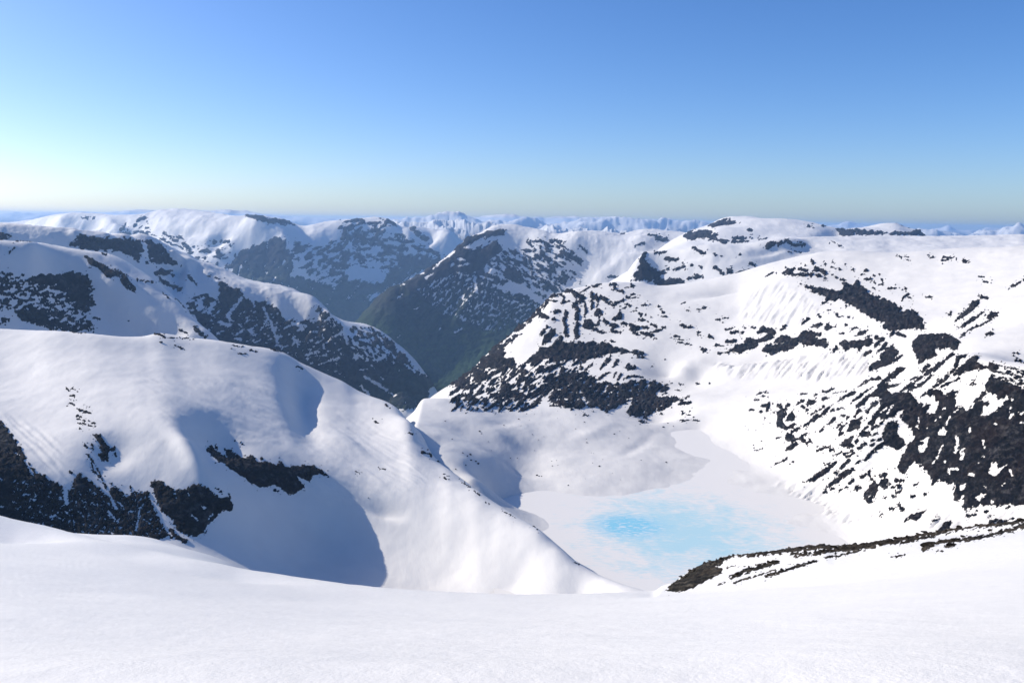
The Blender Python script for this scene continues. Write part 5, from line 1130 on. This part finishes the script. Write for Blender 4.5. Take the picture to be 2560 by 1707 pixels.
cliff_l = [
 PG('D', '-200,300 -60,380 10,415 60,480 110,560 150,620 200,700 240,760 300,780 360,820 420,850 430,900 480,880 500,790 540,770 600,810 660,850 710,910 750,880 760,830 800,870 860,920 910,890 960,900 1000,880 1030,980 1060,1040 1110,1120 1130,1180 1080,1215 900,1240 600,1300 300,1260 -200,1200', 9, 4.0, 55, 1.6, 11),
 PG('D', '1015,820 1080,810 1110,830 1150,860 1200,885 1260,870 1290,840 1340,840 1400,860 1450,900 1500,930 1540,910 1575,980 1570,1020 1520,1015 1470,1040 1440,1090 1400,1110 1390,1160 1330,1190 1270,1185 1200,1150 1170,1080 1080,1010 1050,930', 8, 3.2, 55, 1.6, 10),
 PG('D', '1390,600 1420,575 1480,620 1540,660 1520,600 1560,600 1610,650 1660,660 1690,640 1740,680 1800,690 1870,710 1880,680 1940,720 2000,710 2080,715 2140,720 2200,760 2220,785 2180,770 2130,770 2090,820 2040,800 2010,770 2010,800 2060,840 2040,870 1990,910 1950,905 1900,870 1860,840 1820,855 1760,860 1700,840 1640,790 1590,760 1540,720 1480,680 1420,640', 6, 2.6, -30, 1.6),
 PG('D', '630,500 670,500 700,550 750,600 780,570 780,610 740,620 730,690 690,680 660,640 690,620 660,560', 5, 2.4, -50),
 *SNS('D', '9: 920,1150 945,1000; 12: 730,1020 790,1090; 20: 720,880 785,1000; 30: 440,890 450,960; 14: 340,1060 370,1050; 12: 220,940 240,945; 10: 150,910 180,905; 12: 1300,1050 1340,1080; 12: 1370,990 1385,1000; 12: 1410,1070 1440,1040; 14: 1385,1150 1395,1140; 10: 520,1020 545,1020; 8: 620,960 640,980; 10: 800,960 830,985; 9: 440,1020 460,1040; 10: 260,1110 330,1130; 8: 680,1150 700,1160; 8: 560,1160 566,1162; 14: 170,680 230,780; 8: 100,620 130,640; 8: 940,1000 960,990; 9: 880,1020 890,1025; 8: 1270,900 1280,910; 9: 1180,900 1190,930; 8: 0,800 10,810; 10: 0,990 20,990; 12: 740,1160 760,1170; 8: 1000,1090 1010,1100; 8: 610,880 650,900'),
 PG('D', '100,820 420,860 700,920 1000,900 1100,1150 900,1220 300,1200 100,1000', -4.2, 5.2, 60, 1.6, 7, -1),
 *LNS('D', '15: 570,570 590,590; 11: 620,560 630,610; 12: 595,640 640,700 690,800; 11: 640,750 690,810; 10: 620,700 640,760; 14: 700,830 720,870; 10: 470,750 500,770; 26: 1150,1140 1190,1190 1250,1225; 14: 1140,1180 1160,1200; 16: 1860,880 1875,885; 10: 1760,660 1775,665; 12: 1450,580 1470,600; 14: 1460,870 1500,890; 8: 1590,545 1600,550; 7: 1625,560 1640,570; 12: 780,630 785,650; 12: 880,850 885,880; 8: 1545,900 1560,930'),
 *LNS('D', '10: 450,190 470,210; 12: 490,190 520,210; 12: 470,240 505,245; 10: 470,290 500,300; 15: 520,330 560,345 610,360; 6: 570,305 600,320; 11: 520,380 550,385; 7: 520,400 550,400; 9: 530,425 575,435; 11: 600,410 640,430; 9: 600,440 640,450; 7: 537,462 553,465; 7: 470,262 480,268; 8: 555,405 575,410', ang=-10, an=1.5),
 *LNS('A', '8: 1060,968 1120,985; 5: 1110,995 1240,998 1330,1005; 6: 1190,1045 1260,1075; 8: 1590,1052 1660,1057; 7: 1630,1105 1685,1105; 7: 1700,1078 1750,1088; 7: 1850,1072 1920,1092; 10: 2030,1190 2070,1210; 7: 500,955 560,962; 5: 1230,1070 1260,1078; 5: 1740,1085 1760,1090', ang=-10),
 *LNS('E', '8: 300,290 330,320; 8: 225,402 250,410; 7: 440,470 475,485; 14: 540,598 600,620; 6: 100,725 130,740; 5: 250,702 295,715; 6: 640,660 690,680 740,722; 5: 695,645 740,715; 7: 790,790 850,830; 7: 870,850 915,885; 5: 940,920 975,940; 9: 670,757 690,775; 4: 1070,990 1110,1010; 4: 1540,1325 1565,1332; 5: 1265,1085 1275,1090; 5: 1290,1103 1303,1108; 4: 1130,1020 1150,1030', ang=-35),
]
H_CREST = '-250,815 0,822 146,827 219,833 311,842 366,840 384,834 409,832 457,842 548,851 622,864 676,871 713,882 750,904 804,930 860,954 888,973 926,990 965,1003 995,1020 1050,1080 1095,1152 1160,1200 1232,1252 1290,1288 1347,1321 1400,1366 1447,1409 1500,1437 1560,1460 1615,1476 1700,1500'
TH = Terrain('hill', 'hill', 'smooth near snow hill on the left with black cliffs at its foot', 'hill', SNOW_NEAR, ROCK_NEAR,
    AH, (-140, 1640), (950, 3000), 560, 2.2, crest=H_CREST, thin=2,
    crest_d='-160,1981 -119,1964 -79,1950 -38,1938 1,1929 42,1923 82,1918 123,1916 163,1915 204,1916 244,1922 284,1935 325,1956 365,1982 406,2011 446,2026 487,2038 527,2052 568,2067 608,2084 648,2107 689,2137 729,2161 770,2172 810,2169 851,2155 891,2137 932,2135 972,2115 1012,2024 1053,1882 1093,1769 1134,1690 1174,1621 1215,1561 1255,1507 1296,1459 1336,1415 1376,1374 1417,1336 1457,1303 1498,1274 1538,1249 1579,1225 1619,1202 1660,1180',
    back=((1.035, -22), (1.12, -130)), noise=((150, 2.2, 'f'), (40, 0.7, 'f')), rise=0.45, min_piece=40, relax=3e-3,
    feats=(('gauss', 285, 1135, 60, 40, 30, -12), ('gauss', 545, 1085, 85, 40, -28, -34), ('gauss', 752, 985, 38, 95, 14, -34), ('gauss', 960, 1275, 46, 18, -18, -11), ('gauss', 470, 1130, 24, 70, 35, 14), ('gauss', 860, 1110, 60, 16, -25, 8),
           ('flute', pts('D', '-50,330 120,370 400,520 480,860 300,760 120,520'), 1.3, 9, -42), ('flute', pts('D', '900,100 1800,100 2200,600 1500,560 1100,400'), 0.9, 8, -25), ('flute', pts('E', '-200,250 250,400 600,800 100,1000 -200,900'), 0.9, 9, -30)),
    shapes=cliff_l)

# --- the frozen lake: level snow-covered ice, bare blue ice in the middle
LAKE_Z = 1250.0
def lake():
    c = at_z(1715, 1332, LAKE_Z)
    ax = at_z(1965, 1318, LAKE_Z) - c
    ay = at_z(1700, 1225, LAKE_Z) - at_z(1700, 1420, LAKE_Z)
    core = at_z(1570, 1314, LAKE_Z)
    t = NT('lake_ice')
    def ell(cc, rx, ry):
        s = t.n.new('ShaderNodeMapping')
        s.vector_type = 'TEXTURE'
        s.inputs['Location'].default_value = (cc[0], cc[1], LAKE_Z)
        s.inputs['Scale'].default_value = (rx, ry, 1.0)
        t.l.new(t.co, s.inputs['Vector'])
        v = t.n.new('ShaderNodeVectorMath')
        v.operation = 'LENGTH'
        t.l.new(s.outputs['Vector'], v.inputs[0])
        return v.outputs['Value']
    r1 = ell(c, abs(ax[0]) * 1.0, abs(ay[1]) * 0.62)
    r2 = ell(core, abs(ax[0]) * 0.46, abs(ay[1]) * 0.2)
    n1 = t.noise(1 / 60, 6, 0.62, stretch=((0, 0, R(20)), (1.0, 1.0, 1.0)), dist=0.5)
    n2 = t.noise(1 / 9, 5, 0.65, stretch=((0, 0, R(-12)), (0.5, 1.3, 1.0)), dist=0.4)
    n3 = t.noise(1 / 4.5, 4, 0.6, stretch=((0, 0, R(-8)), (0.30, 1.3, 1.0)), dist=0.3)
    e = t.math('ADD', t.math('SUBTRACT', 1.06, r1), t.math('MULTIPLY', t.math('SUBTRACT', n1, 0.5), 1.9))
    e = t.math('ADD', e, t.math('MULTIPLY', t.math('SUBTRACT', n2, 0.5), 1.7))
    k = t.ramp(e, [(0.05, 0.0), (0.85, 0.85)])
    col = t.mix(k, (0.75, 0.715, 0.665), (0.37, 0.61, 0.67))
    e2 = t.math('ADD', t.math('SUBTRACT', 1.1, r2), t.math('MULTIPLY', t.math('SUBTRACT', n2, 0.5), 0.8))
    k2 = t.ramp(e2, [(0.1, 0.0), (0.7, 0.9)])
    col = t.mix(k2, col, (0.19, 0.53, 0.68))
    fl = t.math('MULTIPLY', t.ramp(n3, [(0.54, 0.0), (0.60, 1.0)]), t.ramp(e2, [(0.15, 0.0), (0.5, 0.85)]))
    col = t.mix(fl, col, (0.72, 0.73, 0.72))
    m = t.done(col, 0.55, 0.25, t.bump(n2, 0.25, 0.6))
    xs = np.linspace(-420, 1380, 110)
    ys = np.linspace(1000, 2480, 110)
    X, Y = np.meshgrid(xs, ys, indexing='ij')
    keep = project(np.stack([X, Y, np.full(X.shape, LAKE_Z)], -1))[0] > 1222
    Z = LAKE_Z + 0.10 * fbm(X / 40, Y / 40, 4, 8)
    i = np.arange(X.size).reshape(X.shape)
    Q = np.stack([i[:-1, :-1], i[1:, :-1], i[1:, 1:], i[:-1, 1:]], -1).reshape(-1, 4)
    Q = Q[keep.ravel()[Q].all(1)]
    o = mesh_obj('lake', np.stack([X, Y, Z], -1).reshape(-1, 3), Q, m)
    tag(o, 'frozen snow-covered lake with a patch of turquoise ice in the middle', 'lake', kind='structure')
lake()

# --- foreground: the snow roll behind, then the slope we stand on with the rocky rib
TD = Terrain('roll', 'snow_bank', 'low rounded snow bank just beyond the foreground slope, in front of the black cliffs', 'snow bank', SNOW_FORE, ROCK_RIB,
    '''140,1345,66 261,1360,62 381,1390,62 490,1412,62 596,1432,64 700,1470,66 0,1340,60 381,1440,50 596,1470,52''', (40, 720), (44, 120), 90, 4.0,
    crest='0,1330 100,1326 150,1330 200,1333 261,1336.6 326,1337 381,1344 435,1361 490,1378 533,1390 571,1405 596,1421 640,1450 720,1500', crest_d='0,80 326,78 596,72 720,70', back=((1.08, -3), (1.3, -20)), noise=((9, 0.10, 'f'),))
AF = '''0,1500,12 0,1400,26 0,1340,44 300,1500,14 300,1420,27 300,1380,38 600,1500,20 600,1450,32 900,1500,25 1280,1707,3.1 1280,1650,4.4 1280,1600,6.6 1280,1550,11.5 1280,1515,19 1280,1495,27
600,1707,3.2 0,1707,3.4 2000,1707,2.9 2560,1707,2.7 -200,1500,11 -200,1350,34 600,1600,7 0,1600,6.5 1000,1540,14 1600,1600,6.2 1600,1540,12 1600,1500,23 1650,1485,33 2000,1600,5.6 2000,1520,12 2000,1470,26 2000,1440,50 2300,1600,5 2300,1500,11 2300,1430,26 2300,1395,48 2560,1600,4.6 2560,1500,9 2560,1400,24 2560,1350,45 2700,1400,20 2700,1320,48 1800,1480,24 1760,1470,46 1850,1458,60
1760,1456,78 1820,1425,86 1950,1425,70 2000,1395,84 2150,1395,66 2200,1372,80 2350,1365,64 2450,1335,72 2560,1325,62 1720,1465,88'''
F_CREST = '-250,1240 0,1292 98,1313 174,1330 261,1351 326,1363 381,1376 435,1386 490,1398 545,1408 596,1419 680,1432 762,1444 871,1459 980,1470 1088,1477 1180,1481 1280,1484.5 1350,1484.5 1443,1483 1560,1479 1640,1476 1664,1474 1682,1457 1704,1438 1728,1423 1753,1411 1780,1403 1802,1397 1830,1387 1862,1385 1906,1379 1950,1373 1987,1368 2053,1364 2140,1361 2232,1348 2314,1333 2396,1321 2477,1310 2560,1299 2700,1285'
rib_shapes = [
 PG('Q6', '60,560 100,510 160,470 200,440 240,410 300,380 370,355 430,340 430,380 380,400 430,410 420,440 370,460 300,500 230,540 150,560', 8, 2.2, 30, 2, 8),
 *LNS('Q6', '18: 440,345 500,322 560,322; 26: 590,326 680,314 780,304 850,294; 30: 850,294 960,278 1080,270 1170,274 1280,266; 34: 1280,266 1400,252 1520,238 1600,218; 24: 1600,218 1700,192 1800,182 1900,162; 24: 1900,162 2000,142 2150,132 2250,122 2352,102 2500,80; 26: 1050,300 1150,292 1300,280 1400,265; 22: 900,330 960,315 1040,315; 12: 860,320 900,312; 13: 1080,340 1200,320 1300,295; 26: 480,470 560,430 660,400 770,370; 17: 700,460 800,430 910,395 1020,365; 13: 500,500 600,470; 7: 620,465 760,420; 9: 400,515 440,500; 9: 450,405 510,392; 22: 1700,290 1770,262; 16: 1560,250 1700,215 1780,205; 24: 1800,245 1960,225 2060,215 2130,200 2250,165 2352,140 2500,110; 12: 1850,270 1910,260; 9: 1790,300 1830,295; 9: 1500,340 1590,322; 28: 2260,170 2352,130', cap=4, amp=3.4, ang=14, an=2.2, sc=5),
]
TF = Terrain('fore', 'snow_slope', 'bright granular snow slope in the foreground ending at a rocky rib', 'snow slope', SNOW_FORE, ROCK_RIB,
    AF, (-140, 2700), (2.2, 170), 420, 3.0, thin=2, crest=F_CREST,
    crest_d='-250,60 0,58 174,54 381,46 596,40 900,34 1280,32 1560,34 1640,38 1664,102 1704,101 1802,99 1906,97 2053,94 2232,89 2396,84 2560,79 2700,76',
    back=(), back2=((-300, 1570, 10, -9), (-300, 1570, 26, -26), (1660, 2710, 10, -8), (1660, 2710, 30, -28)), extra=[(0, -6, 1848.6), (-6, -4, 1848.7), (6, -4, 1848.6), (0, 0, 1848.4)], noise=((6, 0.05, 'f'), (1.6, 0.012, 'f')), rise=0.35, rough=1.1, min_piece=30, rock_name='rock_band', shapes=rib_shapes)

# ------------------------------------------------------------------ loose stones
def stone_mesh(seed, flat, mat):
    import bmesh
    rnd = random.Random(seed)
    bm = bmesh.new()
    bmesh.ops.create_icosphere(bm, subdivisions=2, radius=1.0)
    cuts = [(Vector((rnd.gauss(0, 1), rnd.gauss(0, 1), rnd.gauss(0, 0.7))).normalized(), rnd.uniform(0.52, 0.85)) for _ in range(9)]
    for v in bm.verts:
        for nn, dd in cuts:
            e = v.co.dot(nn) - dd
            if e > 0:
                v.co -= nn * e
        v.co += Vector((rnd.gauss(0, .025), rnd.gauss(0, .025), rnd.gauss(0, .025)))
        v.co.z *= flat
    me = bpy.data.meshes.new('stone')
    bm.to_mesh(me)
    bm.free()
    me.materials.append(mat)
    return me
STONES_RIB = [stone_mesh(k, 0.62 if k % 3 else 0.4, ROCK_RIB) for k in range(6)]
STONES_CIRQUE = [stone_mesh(20 + k, 0.6, ROCK_NEAR) for k in range(5)]
rnd = random.Random(5)

def stone(T, px, py, size, meshes, label, group, name='stone', aspect=1.0, sink=0.25, cat='stone', rot=None):
    p, dist, mpp = T.find(px, py)
    if dist > 8:
        return None
    o = bpy.data.objects.new(name, rnd.choice(meshes))
    COL.objects.link(o)
    s = size * 0.5 * mpp
    o.scale = (s * aspect * rnd.uniform(.9, 1.15), s * rnd.uniform(.75, 1.0), s * rnd.uniform(.8, 1.15))
    o.rotation_euler = (rnd.uniform(-.25, .25), rnd.uniform(-.25, .25), rnd.uniform(0, 6.28) if rot is None else rot)
    o.location = p + np.array([0, 0, s * (0.5 - sink)])
    tag(o, label, cat, group)
    return o

E_ST = '1160,323,6 1165,387,13 1070,427,11 1180,430,6 912,467,14 730,517,9 970,532,8 1540,450,8 1610,515,6 1613,540,9 1655,610,6 1640,607,6 1385,660,6 1415,655,6 1390,692,8 1425,685,6 1648,672,6 1693,693,13 1285,752,14 1300,758,10 1317,758,9 1490,818,10 1968,654,8 2130,668,15 1718,650,6 1887,510,7 803,607,10 850,618,16 830,627,12 855,655,16 885,660,15 903,677,18 823,686,11 755,712,12 1112,638,9 1157,640,7 925,480,8 1255,487,8 1295,523,6 685,398,9 1420,380,5 1240,395,5 1330,500,5 1780,738,5 1830,780,5 1600,775,5 990,590,5 1270,590,6 1595,403,9 1790,485,10 1600,350,12 1825,465,6'
named = {(1285, 752): 'dark round stone leading a short row of three above the lake shore', (1490, 818): 'single small stone lowest on the snow above the far lake edge',
         (1165, 387): 'small dark stone alone on the upper saddle snow', (1693, 693): 'dark stone standing alone on the snow right of the saddle', (912, 467): 'flat stone on the upper left of the snow saddle'}
def saddle_label(x, y, w):
    size = 'tiny' if w < 7 else 'small' if w < 11 else 'larger'
    side = 'at the left edge' if x < 950 else 'left of the middle' if x < 1300 else 'right of the middle' if x < 1620 else 'at the right edge'
    high = 'high up near the crest' if y < 480 else 'halfway down' if y < 640 else 'low down towards the lake'
    return f'{size} dark stone {side} of the snow saddle, {high}'
for t_ in E_ST.split():
    x, y, w = (float(v) for v in t_.split(','))
    q = pts('E', f'{x},{y}')[0]
    lb = named.get((int(x), int(y)))
    stone(TB, q[0], q[1], w / 2.6128 * 1.15, STONES_CIRQUE, lb or saddle_label(x, y, w), 'stones dotted over the saddle snow', aspect=1.3)
for t_ in '2113,440,15 2178,432,9 2140,413,11 1993,375,22 1968,402,20 2100,350,18 2240,350,16 2225,393,12 1930,300,9'.split():
    x, y, w = (float(v) for v in t_.split(','))
    q = pts('E', f'{x},{y}')[0]
    stone(TB, q[0], q[1], w / 2.6128 * 1.2, STONES_CIRQUE, ('big' if w > 17 else 'medium' if w > 11 else 'small') + (' dark boulder near the top of the snow' if y < 365 else ' dark boulder in the middle of the snow' if y < 420 else ' dark boulder low on the snow') + ' right of the saddle, ' + ('its leftmost part' if x < 2050 else 'its middle part' if x < 2160 else 'its right part'), 'boulders right of the saddle', name='boulder', cat='boulder', aspect=1.3)
for t_ in '180,1000,20 100,1040,16 115,1098,16 120,890,12 45,885,12 15,850,9 270,815,14 210,790,12 150,1100,12 190,1075,13 205,855,9 375,570,8 320,1155,8 670,1090,9 600,725,8 545,740,14 725,965,8 865,930,9 1325,1275,12 1225,1300,9 20,540,9 250,555,9 310,710,26 1030,1440,12 680,660,10 750,630,10 880,555,18 330,1110,8 790,1190,8 215,1040,8 280,680,14'.split():
    x, y, w = (float(v) for v in t_.split(','))
    q = pts('Q3', f'{x},{y}')[0]
    stone(TB, q[0], q[1], w / 4.125 * 1.2, STONES_CIRQUE, ('larger' if w > 17 else 'small' if w > 10 else 'tiny') + ' stone ' + ('on flat snow left of the rock streaks' if x < 340 else 'among the first rock streaks' if x < 760 else 'among the upper right rock streaks') + (', high above the lake' if y < 700 else ', halfway up the slope' if y < 1050 else ', close above the lake edge'), 'stones on the slope right of the lake', aspect=1.3)
q = pts('A', '1100,1028')[0]
stone(TH, q[0], q[1], 9, STONES_CIRQUE, 'lone round boulder just below the crest of the near left hill', None, name='boulder', cat='boulder', aspect=1.5)
q = pts('E', '185,900')[0]
stone(TH, q[0], q[1], 4, STONES_CIRQUE, 'tiny dark stone at the edge of the big shadow on the left hill', None)

# blocks broken off along the rocky rib
for (fx, fy, w, asp, lb) in ((1530, 222, 36, 1.15, 'largest rounded boulder on the crest of the foreground rib'), (1740, 270, 60, 1.9, 'long flat slab lying on the snow below the rib crest'), (2135, 168, 34, 1.2, 'pointed block standing up in the upper right rock band'),
                             (960, 308, 30, 1.3, 'dark block on top of the middle rock patch of the rib'), (1815, 240, 24, 1.3, 'small block just above the long flat slab'), (1885, 262, 44, 1.6, 'flat slab to the right of the long flat slab'), (1272, 260, 22, 1.2, 'knob of rock on the rib crest above the lake corner'), (1935, 140, 34, 1.5, 'block on the rib crest beside the black wedge of rock')):
    q = pts('Q6', f'{fx},{fy}')[0]
    stone(TF, q[0], q[1], w / 2.5565, STONES_RIB, lb, None, name='boulder', cat='boulder', aspect=asp, rot=rnd.uniform(-.3, .3))
bands = [('crest of the rib', '590,326 680,314 780,304 850,294 960,280 1080,272 1170,276 1280,268 1400,254 1520,240 1600,220 1700,194 1800,184 1900,164 2000,144 2150,134 2250,124 2352,104', 120, 11),
         ('left tip of the rib', '90,535 160,490 240,430 320,395 420,350', 48, 26), ('lower rock streak', '480,470 560,430 660,400 770,370', 32, 12), ('lowest rock streak', '700,460 800,430 910,395 1020,365', 24, 8),
         ('middle rock patch', '900,330 1050,305 1150,297 1300,285 1400,270', 26, 9), ('upper right rock band', '1800,245 1960,225 2060,215 2130,200 2250,165 2352,140', 34, 12), ('thin streak under the crest', '1560,250 1700,215 1780,205', 10, 6)]
for nm, line, cnt, spread in bands:
    L = pts('Q6', line)
    cum = np.concatenate([[0], np.cumsum(np.hypot(*np.diff(L, axis=0).T))])
    for k in range(cnt):
        u = rnd.uniform(0, cum[-1])
        px = np.interp(u, cum, L[:, 0]) + rnd.gauss(0, 2)
        py = np.interp(u, cum, L[:, 1]) + rnd.gauss(0, spread / 2.5565 * 0.5)
        size = min(15, 2.8 + rnd.expovariate(1 / 2.8))
        asp = rnd.uniform(1.0, 1.9)
        f = u / cum[-1]
        where = 'near the left end' if f < 0.25 else 'left of the middle' if f < 0.5 else 'right of the middle' if f < 0.75 else 'near the right end'
        how = ('large ' if size > 8 else 'mid-sized ' if size > 4.5 else 'small ') + ('long' if asp > 1.6 else 'slab-like' if asp > 1.3 else 'blocky')
        stone(TF, px, py, size, STONES_RIB, f'{how} brown stone {where} of the {nm}', f'stones in the {nm}', aspect=asp)

# ------------------------------------------------------------------ air
def haze():
    top = max(max(T.P[..., 2].max() for T in TERRAINS.values()), CAMZ) + 25.0
    V = [(x, y, z) for x in (-53000, 53000) for y in (-3600, 65800) for z in (-60, top)]
    Qd = [(0, 1, 3, 2), (4, 6, 7, 5), (0, 4, 5, 1), (2, 3, 7, 6), (0, 2, 6, 4), (1, 5, 7, 3)]
    m = bpy.data.materials.new('haze')
    m.use_nodes = True
    n = m.node_tree.nodes
    n.clear()
    o_ = n.new('ShaderNodeOutputMaterial')
    v = n.new('ShaderNodeVolumePrincipled')
    v.inputs['Color'].default_value = (*HAZE_COLOR, 1)
    v.inputs['Density'].default_value = HAZE_DENSITY
    v.inputs['Anisotropy'].default_value = 0.2
    m.node_tree.links.new(v.outputs['Volume'], o_.inputs['Volume'])
    ob = mesh_obj('haze', V, Qd, m, smooth=False)
    tag(ob, 'blue mountain air thickening with distance', 'haze', kind='stuff')
haze()
